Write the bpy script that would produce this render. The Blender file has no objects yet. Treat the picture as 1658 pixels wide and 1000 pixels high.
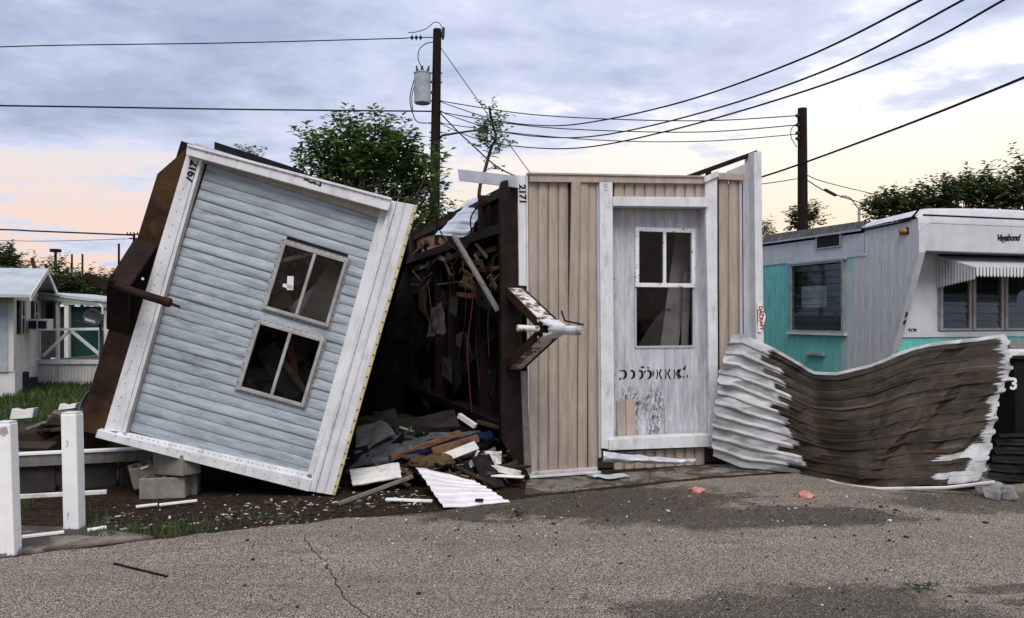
import bpy, bmesh, math, random
from mathutils import Vector, Matrix, noise as mnoise
R = math.radians
rng = random.Random(7)
scene = bpy.context.scene
col = scene.collection

# ------------------------------------------------------------------ camera
F, CX, CY, CH = 1382.0, 829.0, 512.0, 1.6
cam = bpy.data.cameras.new('camera')
cam.sensor_width = 36.0
cam.lens = 36.0 * F / 1658.0
cam.shift_y = (CY - 500.0) / 1658.0
cam.clip_start = 0.05
cam.clip_end = 3000
camo = bpy.data.objects.new('camera', cam)
camo.location = (0, 0, CH)
camo.rotation_euler = (R(90), 0, 0)
col.objects.link(camo)
scene.camera = camo
scene.render.engine = 'CYCLES'
scene.view_settings.view_transform = 'Standard'
scene.view_settings.look = 'None'
scene.view_settings.gamma = 1
scene.view_settings.exposure = 0.93

# ------------------------------------------------------------------ sky and sun
SUN_EL, SUN_AZ = R(54), R(176)      # azimuth clockwise from +Y
world = bpy.data.worlds.new('World')
scene.world = world
world.use_nodes = True

def build_sky():
    nt = world.node_tree
    nt.nodes.clear()
    N = nt.nodes.new
    L = nt.links.new
    out = N('ShaderNodeOutputWorld')
    bg = N('ShaderNodeBackground'); bg.inputs[1].default_value = 0.1
    L(bg.outputs[0], out.inputs[0])
    sky = N('ShaderNodeTexSky'); sky.sky_type = 'NISHITA'; sky.sun_disc = False
    sky.sun_elevation = SUN_EL; sky.sun_rotation = SUN_AZ
    sky.air_density = 1.2; sky.dust_density = 3.0; sky.ozone_density = 2.0
    tc = N('ShaderNodeTexCoord')
    sep = N('ShaderNodeSeparateXYZ'); L(tc.outputs['Generated'], sep.inputs[0])
    def m(op, a, b=None, c=None, clamp=False):
        n = N('ShaderNodeMath'); n.operation = op; n.use_clamp = clamp
        for i, x in enumerate((a, b, c)):
            if x is None: continue
            if isinstance(x, (int, float)): n.inputs[i].default_value = x
            else: L(x, n.inputs[i])
        return n.outputs[0]
    def mixc(f, a, b):
        n = N('ShaderNodeMix'); n.data_type = 'RGBA'
        for s, x in ((n.inputs[0], f), (n.inputs[6], a), (n.inputs[7], b)):
            if isinstance(x, (int, float)): s.default_value = x
            elif isinstance(x, tuple): s.default_value = (*x, 1)
            else: L(x, s)
        return n.outputs[2]
    def ss(x, lo, hi):
        n = N('ShaderNodeMapRange'); n.interpolation_type = 'SMOOTHSTEP'
        L(x, n.inputs[0]); n.inputs[1].default_value = lo; n.inputs[2].default_value = hi
        return n.outputs[0]
    z = m('MAXIMUM', sep.outputs[2], 0.0)
    # direction of the sunset glow: to the right of the view
    west = m('ADD', m('MULTIPLY', sep.outputs[0], 0.80), m('MULTIPLY', sep.outputs[1], 0.60))
    wf = ss(west, 0.25, 0.92)
    hor = mixc(wf, (5.2, 3.85, 3.2), (6.0, 4.75, 3.45))
    mid = mixc(wf, (4.3, 4.35, 4.75), (6.0, 5.8, 5.4))
    top = mixc(wf, (3.8, 4.25, 5.5), (5.7, 6.0, 6.5))
    c = mixc(ss(z, 0.06, 0.24), hor, mid)
    c = mixc(ss(z, 0.17, 0.42), c, top)
    # pink low band, stronger away from the glow
    # clouds on a flat deck
    zz = m('ADD', z, 0.10)
    cx = m('DIVIDE', sep.outputs[0], zz); cy = m('DIVIDE', sep.outputs[1], zz)
    comb = N('ShaderNodeCombineXYZ'); L(cx, comb.inputs[0]); L(cy, comb.inputs[1])
    comb.inputs[2].default_value = 3.7
    n1 = N('ShaderNodeTexNoise'); n1.inputs['Scale'].default_value = 1.05
    n1.inputs['Detail'].default_value = 9; n1.inputs['Roughness'].default_value = 0.58
    n1.inputs['Distortion'].default_value = 0.25
    L(comb.outputs[0], n1.inputs['Vector'])
    n2 = N('ShaderNodeTexNoise'); n2.inputs['Scale'].default_value = 2.9
    n2.inputs['Detail'].default_value = 7; n2.inputs['Roughness'].default_value = 0.6
    L(comb.outputs[0], n2.inputs['Vector'])
    cover = m('SUBTRACT', m('MULTIPLY', ss(z, 0.09, 0.31), 0.215), m('MULTIPLY', wf, 0.155))
    d = m('ADD', m('ADD', m('MULTIPLY', n1.outputs[0], 0.62), m('MULTIPLY', n2.outputs[0], 0.38)), cover)
    mask = ss(d, 0.485, 0.575)
    core = ss(d, 0.52, 0.78)
    ccol = mixc(core, (3.75, 4.0, 5.05), (1.85, 2.2, 3.25))
    c = mixc(m('MULTIPLY', mask, 0.92), c, ccol)
    n3 = N('ShaderNodeMix'); n3.data_type = 'RGBA'; n3.inputs[0].default_value = 0.06
    L(c, n3.inputs[6]); L(sky.outputs[0], n3.inputs[7])
    L(n3.outputs[2], bg.inputs[0])
build_sky()
sl = bpy.data.lights.new('sun', 'SUN')
sl.energy = 1.5
sl.angle = R(35)
sl.color = (1.0, 0.95, 0.87)
so = bpy.data.objects.new('sun', sl)
sd = Vector((math.sin(SUN_AZ) * math.cos(SUN_EL), math.cos(SUN_AZ) * math.cos(SUN_EL), math.sin(SUN_EL)))
so.rotation_euler = (-sd).to_track_quat('-Z', 'Y').to_euler()
so.location = sd * 30
col.objects.link(so)

# ------------------------------------------------------------------ helpers
def V(*a): return Vector(a)
def P(u, v, Y): return V((u - CX) / F * Y, Y, CH - (v - CY) / F * Y)
def G(u, v, z=0.0):
    Y = (CH - z) * F / (v - CY)
    return P(u, v, Y)

class Frame:
    def __init__(s, o, ex, ey, ez):
        s.o, s.ex, s.ey, s.ez = Vector(o), Vector(ex).normalized(), Vector(ey).normalized(), Vector(ez).normalized()
        s.M = Matrix((s.ex, s.ey, s.ez)).transposed().to_4x4()
        s.M.translation = s.o
        s.I = s.M.inverted()
    def hit(s, u, v, axis=1, val=0.0):
        a = s.I @ V(0, 0, CH)
        d = s.I.to_3x3() @ V((u - CX) / F, 1, -(v - CY) / F)
        t = (val - a[axis]) / d[axis]
        return a + d * t
    def xz(s, u, v, y=0.0): return s.hit(u, v, 1, y)
    def loc(s, u, v, Y): return s.I @ P(u, v, Y)

class MB:
    def __init__(s): s.v, s.f, s.uv = [], [], None
    def add(s, vs, fs):
        o = len(s.v); s.v += [tuple(x) for x in vs]; s.f += [tuple(i + o for i in f) for f in fs]; return s
    def box(s, lo, hi):
        x0, y0, z0 = lo; x1, y1, z1 = hi
        return s.add([(x0,y0,z0),(x1,y0,z0),(x1,y1,z0),(x0,y1,z0),(x0,y0,z1),(x1,y0,z1),(x1,y1,z1),(x0,y1,z1)],
                     [(0,3,2,1),(4,5,6,7),(0,1,5,4),(1,2,6,5),(2,3,7,6),(3,0,4,7)])
    def obox(s, c, ax, ay, az, hx, hy, hz):
        c = Vector(c); vs = []
        for k in (-1, 1):
            for i, j in ((-1,-1),(1,-1),(1,1),(-1,1)):
                vs.append(c + ax*hx*i + ay*hy*j + az*hz*k)
        return s.add(vs, [(0,3,2,1),(4,5,6,7),(0,1,5,4),(1,2,6,5),(2,3,7,6),(3,0,4,7)])
    def plank(s, p0, p1, w, t, up=(0,0,1)):
        p0, p1 = Vector(p0), Vector(p1); d = (p1 - p0); L = d.length; d.normalize()
        up = Vector(up); side = d.cross(up)
        if side.length < 1e-4: side = d.cross(V(1, 0, 0.1))
        side.normalize(); n = side.cross(d)
        return s.obox((p0 + p1) / 2, d, side, n, L / 2, w / 2, t / 2)
    def prism(s, poly, ext):
        poly = [Vector(p) for p in poly]; ext = Vector(ext); n = len(poly)
        return s.add(poly + [p + ext for p in poly],
                     [tuple(range(n)), tuple(range(2*n-1, n-1, -1))] + [(i, (i+1) % n, n + (i+1) % n, n + i) for i in range(n)])
    def tube(s, pts, r, n=8, cap=True):
        pts = [Vector(p) for p in pts]; m = len(pts)
        rs = r if isinstance(r, (list, tuple)) else [r] * m
        vs = []; a = None
        for i, p in enumerate(pts):
            d = (pts[min(i+1, m-1)] - pts[max(i-1, 0)])
            if d.length < 1e-9: d = V(0, 0, 1)
            d.normalize()
            if a is None: a = d.cross(V(0.31, 0.93, 0.17)) if abs(d.dot(V(0.31, 0.93, 0.17))) < 0.9 else d.cross(V(1, 0, 0))
            a = a - d * a.dot(d)
            if a.length < 1e-4: a = d.cross(V(0.31, 0.17, 0.93))
            a.normalize(); b = d.cross(a)
            for k in range(n):
                t = 2 * math.pi * k / n
                vs.append(p + (a * math.cos(t) + b * math.sin(t)) * rs[i])
        fs = [(i*n+k, i*n+(k+1) % n, (i+1)*n+(k+1) % n, (i+1)*n+k) for i in range(m-1) for k in range(n)]
        if cap: fs += [tuple(range(n-1, -1, -1)), tuple(range((m-1)*n, m*n))]
        return s.add(vs, fs)
    def build(s, name, mat, parent=None, smooth=False, fix=True, bevel=0.0, uv=None):
        me = bpy.data.meshes.new(name)
        me.from_pydata(s.v, [], s.f)
        if fix:
            bm = bmesh.new(); bm.from_mesh(me); bmesh.ops.recalc_face_normals(bm, faces=bm.faces); bm.to_mesh(me); bm.free()
        if uv:
            l = me.uv_layers.new(name='UVMap')
            for lp in me.loops: l.data[lp.index].uv = uv[lp.vertex_index]
        if smooth:
            for p in me.polygons: p.use_smooth = True
        me.materials.append(mat)
        o = bpy.data.objects.new(name, me); col.objects.link(o)
        if parent: o.parent = parent
        if bevel > 0:
            b = o.modifiers.new('bevel', 'BEVEL'); b.width = bevel; b.segments = 2; b.limit_method = 'ANGLE'
        return o

def tag(o, label=None, cat=None, group=None, kind=None):
    if label: o['label'] = label
    if cat: o['category'] = cat
    if group: o['group'] = group
    if kind: o['kind'] = kind
    return o
def empty(name, loc, label, cat, group=None, M=None):
    o = bpy.data.objects.new(name, None); col.objects.link(o); o.empty_display_size = 0.2
    if M is not None: o.matrix_world = M
    else: o.location = loc
    return tag(o, label, cat, group)
def thing(mb, name, mat, label, cat, group=None, base=None, smooth=False, bevel=0.0, uv=None, fix=True):
    """a thing that is one mesh: origin moved to its base"""
    if base is None:
        xs = [p[0] for p in mb.v]; ys = [p[1] for p in mb.v]; zs = [p[2] for p in mb.v]
        base = V((min(xs)+max(xs))/2, (min(ys)+max(ys))/2, min(zs))
    mb.v = [(p[0]-base[0], p[1]-base[1], p[2]-base[2]) for p in mb.v]
    o = mb.build(name, mat, None, smooth, fix, bevel, uv); o.location = base
    return tag(o, label, cat, group)
def rel(pts, o): return [Vector(p) - Vector(o) for p in pts]
def catmull(pts, n=8):
    pts = [Vector(p) for p in pts]; out = []
    for i in range(len(pts) - 1):
        p0, p1, p2, p3 = pts[max(i-1,0)], pts[i], pts[i+1], pts[min(i+2, len(pts)-1)]
        for k in range(n):
            t = k / n
            out.append(0.5*((2*p1)+(p2-p0)*t+(2*p0-5*p1+4*p2-p3)*t*t+(3*p1-p0-3*p2+p3)*t**3))
    out.append(pts[-1]); return out
def text_mb(s, size, right, up, origin, depth=0.003, bold=0.0, shear=0.0, spacing=1.0):
    """lettering as a real mesh: right/up/origin in the local space of its parent"""
    c = bpy.data.curves.new('lettering', 'FONT'); c.body = s; c.size = size; c.offset = bold; c.shear = shear
    c.extrude = depth; c.space_character = spacing; c.resolution_u = 3
    o = bpy.data.objects.new('lettering', c); col.objects.link(o)
    me = bpy.data.meshes.new_from_object(o)
    bpy.data.objects.remove(o); bpy.data.curves.remove(c)
    right = Vector(right).normalized(); up = Vector(up).normalized(); n = right.cross(up); origin = Vector(origin)
    mb = MB()
    mb.add([origin + right*v.co.x + up*v.co.y + n*v.co.z for v in me.vertices], [tuple(p.vertices) for p in me.polygons])
    bpy.data.meshes.remove(me)
    return mb

# ------------------------------------------------------------------ materials
class NB:
    def __init__(s, name):
        s.mat = bpy.data.materials.new(name); s.mat.use_nodes = True
        s.nt = s.mat.node_tree; s.b = s.nt.nodes['Principled BSDF']; s.out = s.nt.nodes['Material Output']
        s.tc = s.N('ShaderNodeTexCoord')
    def N(s, t): return s.nt.nodes.new(t)
    def L(s, a, b): s.nt.links.new(a, b)
    def put(s, sock, x):
        if isinstance(x, (int, float)): sock.default_value = x
        elif isinstance(x, (tuple, list)): sock.default_value = (*x, 1) if len(x) == 3 and sock.type == 'RGBA' else x
        else: s.L(x, sock)
    def math(s, op, a, b=None, clamp=False):
        n = s.N('ShaderNodeMath'); n.operation = op; n.use_clamp = clamp
        s.put(n.inputs[0], a)
        if b is not None: s.put(n.inputs[1], b)
        return n.outputs[0]
    def mix(s, f, a, b, blend='MIX'):
        n = s.N('ShaderNodeMix'); n.data_type = 'RGBA'; n.blend_type = blend
        s.put(n.inputs[0], f); s.put(n.inputs[6], a); s.put(n.inputs[7], b); return n.outputs[2]
    def vec(s, stretch=(1,1,1), coord='Object', off=(0,0,0)):
        n = s.N('ShaderNodeMapping'); n.inputs[3].default_value = stretch; n.inputs[1].default_value = off
        s.L(s.tc.outputs[coord], n.inputs[0]); return n.outputs[0]
    def noise(s, scale, vec=None, detail=5, rough=0.6, dist=0.0):
        n = s.N('ShaderNodeTexNoise'); n.inputs['Scale'].default_value = scale; n.inputs['Detail'].default_value = detail
        n.inputs['Roughness'].default_value = rough; n.inputs['Distortion'].default_value = dist
        s.L(vec if vec is not None else s.tc.outputs['Object'], n.inputs['Vector']); return n.outputs[0]
    def voronoi(s, scale, vec=None, out='Color', feature='F1'):
        n = s.N('ShaderNodeTexVoronoi'); n.inputs['Scale'].default_value = scale; n.feature = feature
        s.L(vec if vec is not None else s.tc.outputs['Object'], n.inputs['Vector']); return n.outputs[out]
    def ss(s, x, lo, hi, a=0.0, b=1.0):
        n = s.N('ShaderNodeMapRange'); n.interpolation_type = 'SMOOTHSTEP'
        s.put(n.inputs[0], x); n.inputs[1].default_value = lo; n.inputs[2].default_value = hi
        n.inputs[3].default_value = a; n.inputs[4].default_value = b; return n.outputs[0]
    def sep(s, coord='Object'):
        n = s.N('ShaderNodeSeparateXYZ'); s.L(s.tc.outputs[coord], n.inputs[0]); return n.outputs
    def rand(s): return s.N('ShaderNodeObjectInfo').outputs['Random']
    def bump(s, h, strength=0.3, dist=0.01):
        n = s.N('ShaderNodeBump'); n.inputs['Strength'].default_value = strength; n.inputs['Distance'].default_value = dist
        s.L(h, n.inputs['Height']); s.L(n.outputs[0], s.b.inputs['Normal'])
    def color(s, c): s.put(s.b.inputs['Base Color'], c)
    def rough(s, r): s.put(s.b.inputs['Roughness'], r)

def sc(c, k): return tuple(min(1.0, x * k) for x in c)
def mk(name, c, var=0.15, scale=6, stretch=(1,1,1), dirt=(0.06,0.05,0.04), damt=0.35, dscale=2.5, dstretch=(1,1,1), dlo=0.52, dhi=0.72,
       speck=0.0, spscale=60, rough=0.6, metal=0.0, bump=0.15, bscale=50, bstretch=(1,1,1), rnd=0.12, fine=0.0, spec=None):
    b = NB(name)
    b.b.inputs['Specular IOR Level'].default_value = spec if spec is not None else (0.08 if max(c) < 0.11 else 0.3)
    n = b.noise(scale, b.vec(stretch), 6)
    cc = b.mix(b.ss(n, 0.3, 0.7), sc(c, 1 - var), sc(c, 1 + var))
    if fine > 0:
        cc = b.mix(b.math('MULTIPLY', b.ss(b.noise(140, None, 2, 0.5), 0.45, 0.75), fine), cc, sc(c, 0.45))
    if damt > 0:
        dm = b.ss(b.noise(dscale, b.vec(dstretch, off=(3.1, 1.7, 0.4)), 8, 0.68), dlo, dhi)
        cc = b.mix(b.math('MULTIPLY', dm, damt), cc, dirt)
    if speck > 0:
        sp = b.ss(b.noise(spscale, b.vec((1,1,1), off=(9, 2, 5)), 3, 0.6), 0.66, 0.72)
        cc = b.mix(b.math('MULTIPLY', sp, speck), cc, sc(dirt, 0.5))
    if rnd > 0:
        cc = b.mix(b.math('MULTIPLY', b.rand(), rnd * 2), cc, sc(c, 0.5))
    b.color(cc)
    b.rough(b.ss(n, 0.2, 0.8, max(0.05, rough - 0.1), min(1, rough + 0.12)))
    b.b.inputs['Metallic'].default_value = metal
    if bump > 0: b.bump(b.noise(bscale, b.vec(bstretch), 5, 0.65), bump, 0.012)
    return b.mat

M = {}
M['blue_siding'] = mk('pale_blue_painted_siding', (0.345, 0.395, 0.44), 0.18, 7, (0.6, 1, 4), (0.10, 0.105, 0.11), 0.65, 5, (0.5, 1, 2.2), 0.46, 0.76, 0.8, 55, 0.42, 0, 0.12, 90, rnd=0.05, fine=0.22)
M['white_trim'] = mk('weathered_white_trim', (0.66, 0.67, 0.69), 0.09, 5, (1,1,1), (0.17, 0.155, 0.145), 0.6, 5, (2.5, 1, 0.6), 0.48, 0.8, 0.8, 70, 0.42, 0, 0.12, 60, rnd=0.05, fine=0.12)
M['grey_trim'] = mk('weathered_grey_trim', (0.43, 0.445, 0.475), 0.10, 5, (3,1,0.5), (0.14, 0.13, 0.12), 0.55, 4, (5, 1, 0.5), 0.48, 0.8, 0.6, 60, 0.5, 0, 0.15, 60, rnd=0.06, fine=0.15)
M['beige_siding'] = mk('beige_siding', (0.385, 0.32, 0.265), 0.14, 5, (3, 1, 0.5), (0.13, 0.095, 0.066), 0.5, 3, (3, 1, 0.4), 0.5, 0.8, 0.35, 45, 0.5, 0, 0.10, 70, rnd=0.05, fine=0.15)
M['cream_edge'] = mk('cream_yellow_edge', (0.56, 0.48, 0.29), 0.12, 8, (1,1,1), (0.12, 0.08, 0.04), 0.6, 8, rough=0.6)
M['tan_soffit'] = mk('tan_soffit_strip', (0.36, 0.33, 0.30), 0.15, 6, damt=0.4)
M['rust'] = mk('rusty_steel', (0.028, 0.016, 0.012), 0.5, 4, (1,1,1), (0.095, 0.055, 0.022), 0.65, 2.0, (1,1,1), 0.42, 0.66, 0.5, 40, 0.8, 0.1, 0.5, 60, rnd=0.1)
M['dark_rust'] = mk('dark_rusty_steel', (0.022, 0.014, 0.013), 0.4, 5, (1,1,1), (0.06, 0.03, 0.018), 0.5, 2.6, (1,1,1), 0.5, 0.75, 0.4, 40, 0.75, 0.1, 0.4, 60, rnd=0.1)
M['peeling_hitch'] = mk('peeling_white_on_rust', (0.62, 0.60, 0.57), 0.1, 8, (1,1,1), (0.10, 0.05, 0.028), 0.97, 6, (1,1,1), 0.47, 0.52, 0.7, 60, 0.6, 0, 0.4, 60, rnd=0.02)
M['black'] = mk('black_matte', (0.012, 0.012, 0.013), 0.3, 10, damt=0.2, dirt=(0.05,0.045,0.04), rough=0.7)
M['number_black'] = mk('black_number_vinyl', (0.012, 0.012, 0.014), 0.2, 10, damt=0, rough=0.4, bump=0, rnd=0)
M['number_white'] = mk('white_number_paint', (0.75, 0.75, 0.75), 0.05, 10, damt=0.2, rough=0.5, bump=0, rnd=0)
M['red_print'] = mk('red_print', (0.42, 0.03, 0.04), 0.1, 10, damt=0, rough=0.5, bump=0, rnd=0)
M['sticker'] = mk('white_sticker', (0.78, 0.77, 0.76), 0.05, 10, damt=0.15, rough=0.45, bump=0, rnd=0)
M['underbelly'] = mk('dark_torn_underbelly', (0.011, 0.010, 0.011), 0.5, 4, (1,1,1), (0.05, 0.04, 0.036), 0.7, 3, rough=0.85, bump=0.6, bscale=9)  # near-black base colour keeps the underside in shade
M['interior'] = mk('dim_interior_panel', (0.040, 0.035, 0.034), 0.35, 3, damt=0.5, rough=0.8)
M['orange_wood'] = mk('raw_orange_wood', (0.21, 0.105, 0.050), 0.4, 9, (0.5, 0.5, 6), (0.05, 0.026, 0.016), 0.85, 5, (1,1,1), 0.42, 0.62, rough=0.75, rnd=0.25)
M['old_wood'] = mk('old_weathered_wood', (0.16, 0.12, 0.09), 0.35, 9, (1, 1, 1), (0.035, 0.026, 0.02), 0.6, 5, rough=0.8, bump=0.4, rnd=0.3)
M['dark_wood'] = mk('dark_wet_wood', (0.055, 0.038, 0.028), 0.4, 7, (1,1,1), (0.02, 0.015, 0.012), 0.5, 4, rough=0.8, bump=0.4, rnd=0.35)
M['grey_board'] = mk('grey_weathered_board', (0.19, 0.178, 0.16), 0.25, 8, (1, 5, 1), (0.07, 0.055, 0.045), 0.6, 4, rough=0.75, bump=0.3, rnd=0.2)
M['white_board'] = mk('dirty_white_board', (0.62, 0.61, 0.59), 0.12, 6, (1,1,1), (0.17, 0.14, 0.11), 0.7, 5, (1, 1, 1), 0.5, 0.74, 0.6, 50, 0.6, 0, 0.2, 50, rnd=0.1)
M['clean_white'] = mk('white_painted_post', (0.80, 0.80, 0.79), 0.05, 4, (1,1,1), (0.32, 0.30, 0.28), 0.4, 5, (1,1,1), 0.56, 0.8, 0.5, 40, 0.5, 0, 0.15, 30, rnd=0.02)
M['shingle'] = mk('grey_shingle_sheet', (0.10, 0.11, 0.125), 0.35, 8, (1,1,1), (0.04, 0.035, 0.03), 0.6, 5, rough=0.9, bump=0.5, fine=0.4)
M['tarp'] = mk('blue_tarp', (0.007, 0.012, 0.045), 0.3, 6, damt=0.5, rough=0.4, bump=0.3, bscale=15)
M['concrete'] = mk('concrete_block', (0.21, 0.20, 0.175), 0.2, 9, (1,1,1), (0.07, 0.06, 0.05), 0.5, 3, rough=0.9, bump=0.6, bscale=80, rnd=0.12, fine=0.35)
M['dark_concrete'] = mk('dark_concrete_block', (0.040, 0.037, 0.034), 0.25, 6, (1,1,1), (0.03, 0.025, 0.02), 0.5, 3, rough=0.9, bump=0.5, bscale=60, rnd=0.2)  # darker copy of the concrete, shade under the beam put in the colour
M['slab'] = mk('old_concrete_slab', (0.20, 0.175, 0.145), 0.3, 6, (1,1,1), (0.045, 0.034, 0.025), 0.95, 3.5, (1,1,1), 0.42, 0.55, rough=0.9, bump=0.4, fine=0.3)
M['galv'] = mk('galvanised_sheet', (0.62, 0.64, 0.68), 0.12, 4, (1,1,1), (0.24, 0.23, 0.22), 0.5, 5, (1,1,1), 0.5, 0.8, 0.5, 60, 0.38, 0.35, 0.15, 25, rnd=0.03)
M['pink_white'] = mk('chalky_white_sheet', (0.70, 0.67, 0.70), 0.08, 5, (1,1,1), (0.30, 0.27, 0.26), 0.4, 6, (1, 4, 1), 0.5, 0.8, 0.6, 60, 0.5, 0.05, 0.12, 40, rnd=0.02)
M['insul'] = mk('pink_insulation', (0.55, 0.24, 0.20), 0.25, 12, damt=0.4, dirt=(0.2,0.12,0.08), rough=1.0, bump=0.8, bscale=60)
M['brown_insul'] = mk('brown_insulation', (0.10, 0.068, 0.034), 0.35, 10, damt=0.5, rough=1.0, bump=0.8, bscale=40)
M['pole'] = mk('creosoted_pole', (0.018, 0.012, 0.011), 0.35, 4, (3,3,0.3), (0.06, 0.028, 0.02), 0.5, 3, (3,3,0.3), rough=0.85, bump=0.4, bscale=20, bstretch=(3,3,0.3))
M['metal_grey'] = mk('grey_painted_metal', (0.34, 0.37, 0.41), 0.12, 5, damt=0.4, rough=0.5)
M['wire'] = mk('black_wire', (0.010, 0.010, 0.011), 0.2, 5, damt=0, rough=0.6, bump=0, rnd=0)
M['thin_wire'] = mk('dull_wire', (0.05, 0.045, 0.045), 0.2, 5, damt=0, rough=0.6, bump=0, rnd=0)
M['red_wire'] = mk('dull_red_wire', (0.12, 0.02, 0.025), 0.2, 5, damt=0, rough=0.6, bump=0, rnd=0)
M['bark'] = mk('bark', (0.055, 0.042, 0.032), 0.3, 8, (4,4,0.6), damt=0.3, rough=0.9, bump=0.5, bscale=25)
M['house_white'] = mk('grimy_white_house_siding', (0.62, 0.60, 0.58), 0.08, 3, (1,1,1), (0.20, 0.16, 0.13), 0.55, 1.6, (3, 3, 0.6), 0.48, 0.8, 0.3, 20, 0.6, rnd=0.08)
M['house_grey'] = mk('porch_grey_wall', (0.22, 0.205, 0.20), 0.15, 3, damt=0.4, rough=0.7)
M['house_roof'] = mk('pale_metal_roof', (0.42, 0.46, 0.48), 0.12, 2, (1,1,1), (0.22,0.2,0.18), 0.5, 1.5, rough=0.5, rnd=0.05)
M['green_fascia'] = mk('pale_green_fascia', (0.26, 0.33, 0.28), 0.1, 3, damt=0.3)
M['dark_green'] = mk('dark_green_wall', (0.010, 0.035, 0.032), 0.2, 2, damt=0.2, rough=0.5)
M['shutter'] = mk('dark_shutter', (0.025, 0.022, 0.025), 0.2, 6, damt=0.2, rough=0.6)
M['dish'] = mk('dark_grey_dish', (0.050, 0.052, 0.060), 0.15, 6, damt=0.2, rough=0.5, bump=0.02)
M['teal'] = mk('teal_painted_metal', (0.12, 0.47, 0.44), 0.15, 4, (6,6,0.5), (0.05, 0.2, 0.2), 0.4, 3, (6, 6, 0.5), rough=0.45, rnd=0.03)
M['trailer_white'] = mk('chalky_white_trailer_paint', (0.56, 0.57, 0.60), 0.08, 4, (1,1,1), (0.27, 0.26, 0.26), 0.5, 2, (2, 2, 0.5), 0.48, 0.8, 0.3, 45, 0.5, rnd=0.03, fine=0.2)
M['frame_metal'] = mk('oxidised_window_metal', (0.36, 0.355, 0.35), 0.2, 9, damt=0.5, rough=0.5, metal=0.2)
M['amber'] = mk('amber_lens', (0.35, 0.19, 0.06), 0.2, 9, damt=0.2, rough=0.25, bump=0)
M['roof_rough'] = mk('rough_tarred_roof', (0.10, 0.098, 0.105), 0.35, 9, (1,1,1), (0.30, 0.29, 0.29), 0.5, 8, rough=0.9, bump=0.6, bscale=60)
M['bin_black'] = mk('black_plastic', (0.012, 0.011, 0.012), 0.3, 4, damt=0.3, dirt=(0.05,0.04,0.035), rough=0.5)
M['stone'] = mk('white_gravel', (0.46, 0.44, 0.41), 0.5, 26, damt=0.3, rough=0.9, rnd=0)
M['paper'] = mk('white_paper', (0.75, 0.75, 0.74), 0.05, 6, damt=0.1, rough=0.8, bump=0)
M['green_paper'] = mk('pale_green_paper', (0.50, 0.60, 0.53), 0.08, 6, damt=0.1, rough=0.8, bump=0)
M['red_wood'] = mk('reddish_broken_wood', (0.20, 0.06, 0.035), 0.3, 8, damt=0.4, rough=0.8, rnd=0.3)

def glass_mat(name, tint, refl=0.12, trans=0.75, rough=0.05):
    b = NB(name); nt = b.nt
    tr = b.N('ShaderNodeBsdfTransparent'); tr.inputs[0].default_value = (*tint, 1)
    gl = b.N('ShaderNodeBsdfGlossy'); gl.inputs[0].default_value = (0.8, 0.8, 0.8, 1); gl.inputs[1].default_value = rough
    df = b.N('ShaderNodeBsdfDiffuse')
    grime = b.ss(b.noise(7, None, 7, 0.65), 0.5, 0.85, 0.0, 0.07)
    df.inputs[0].default_value = (0.20, 0.19, 0.19, 1)
    m1 = b.N('ShaderNodeMixShader'); b.L(grime, m1.inputs[0]); b.L(tr.outputs[0], m1.inputs[1]); b.L(df.outputs[0], m1.inputs[2])
    fr = b.N('ShaderNodeFresnel'); fr.inputs[0].default_value = 1.5
    m2 = b.N('ShaderNodeMixShader'); b.L(b.math('MULTIPLY', fr.outputs[0], refl / 0.04 * 0.5, True), m2.inputs[0])
    b.L(m1.outputs[0], m2.inputs[1]); b.L(gl.outputs[0], m2.inputs[2])
    b.L(m2.outputs[0], b.out.inputs[0])
    return b.mat
M['glass'] = glass_mat('dusty_window_glass', (0.72, 0.72, 0.72), 0.024)
M['dark_glass'] = glass_mat('dark_louvre_glass', (0.78, 0.80, 0.80), 0.016)

def leaf_mat(name, c1, c2):
    b = NB(name)
    n = b.noise(1.3, None, 4, 0.6); n2 = b.noise(17, None, 2, 0.5)
    cc = b.mix(b.ss(b.math('ADD', b.math('MULTIPLY', n, 0.6), b.math('MULTIPLY', n2, 0.4)), 0.38, 0.62), c1, c2)
    b.color(cc); b.rough(0.55); b.b.inputs['Specular IOR Level'].default_value = 0.25
    tl = b.N('ShaderNodeBsdfTranslucent'); b.put(tl.inputs[0], cc)
    mx = b.N('ShaderNodeMixShader'); mx.inputs[0].default_value = 0.30
    b.L(b.b.outputs[0], mx.inputs[1]); b.L(tl.outputs[0], mx.inputs[2]); b.L(mx.outputs[0], b.out.inputs[0])
    return b.mat
M['leaf'] = leaf_mat('dark_green_leaves', (0.060, 0.12, 0.034), (0.18, 0.29, 0.085))
M['leaf_far'] = leaf_mat('far_leaves', (0.052, 0.080, 0.034), (0.13, 0.17, 0.065))
M['grass'] = leaf_mat('grass_blades', (0.035, 0.055, 0.015), (0.085, 0.125, 0.035))
M['weed'] = leaf_mat('weed_blades', (0.035, 0.062, 0.018), (0.085, 0.13, 0.045))

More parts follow.
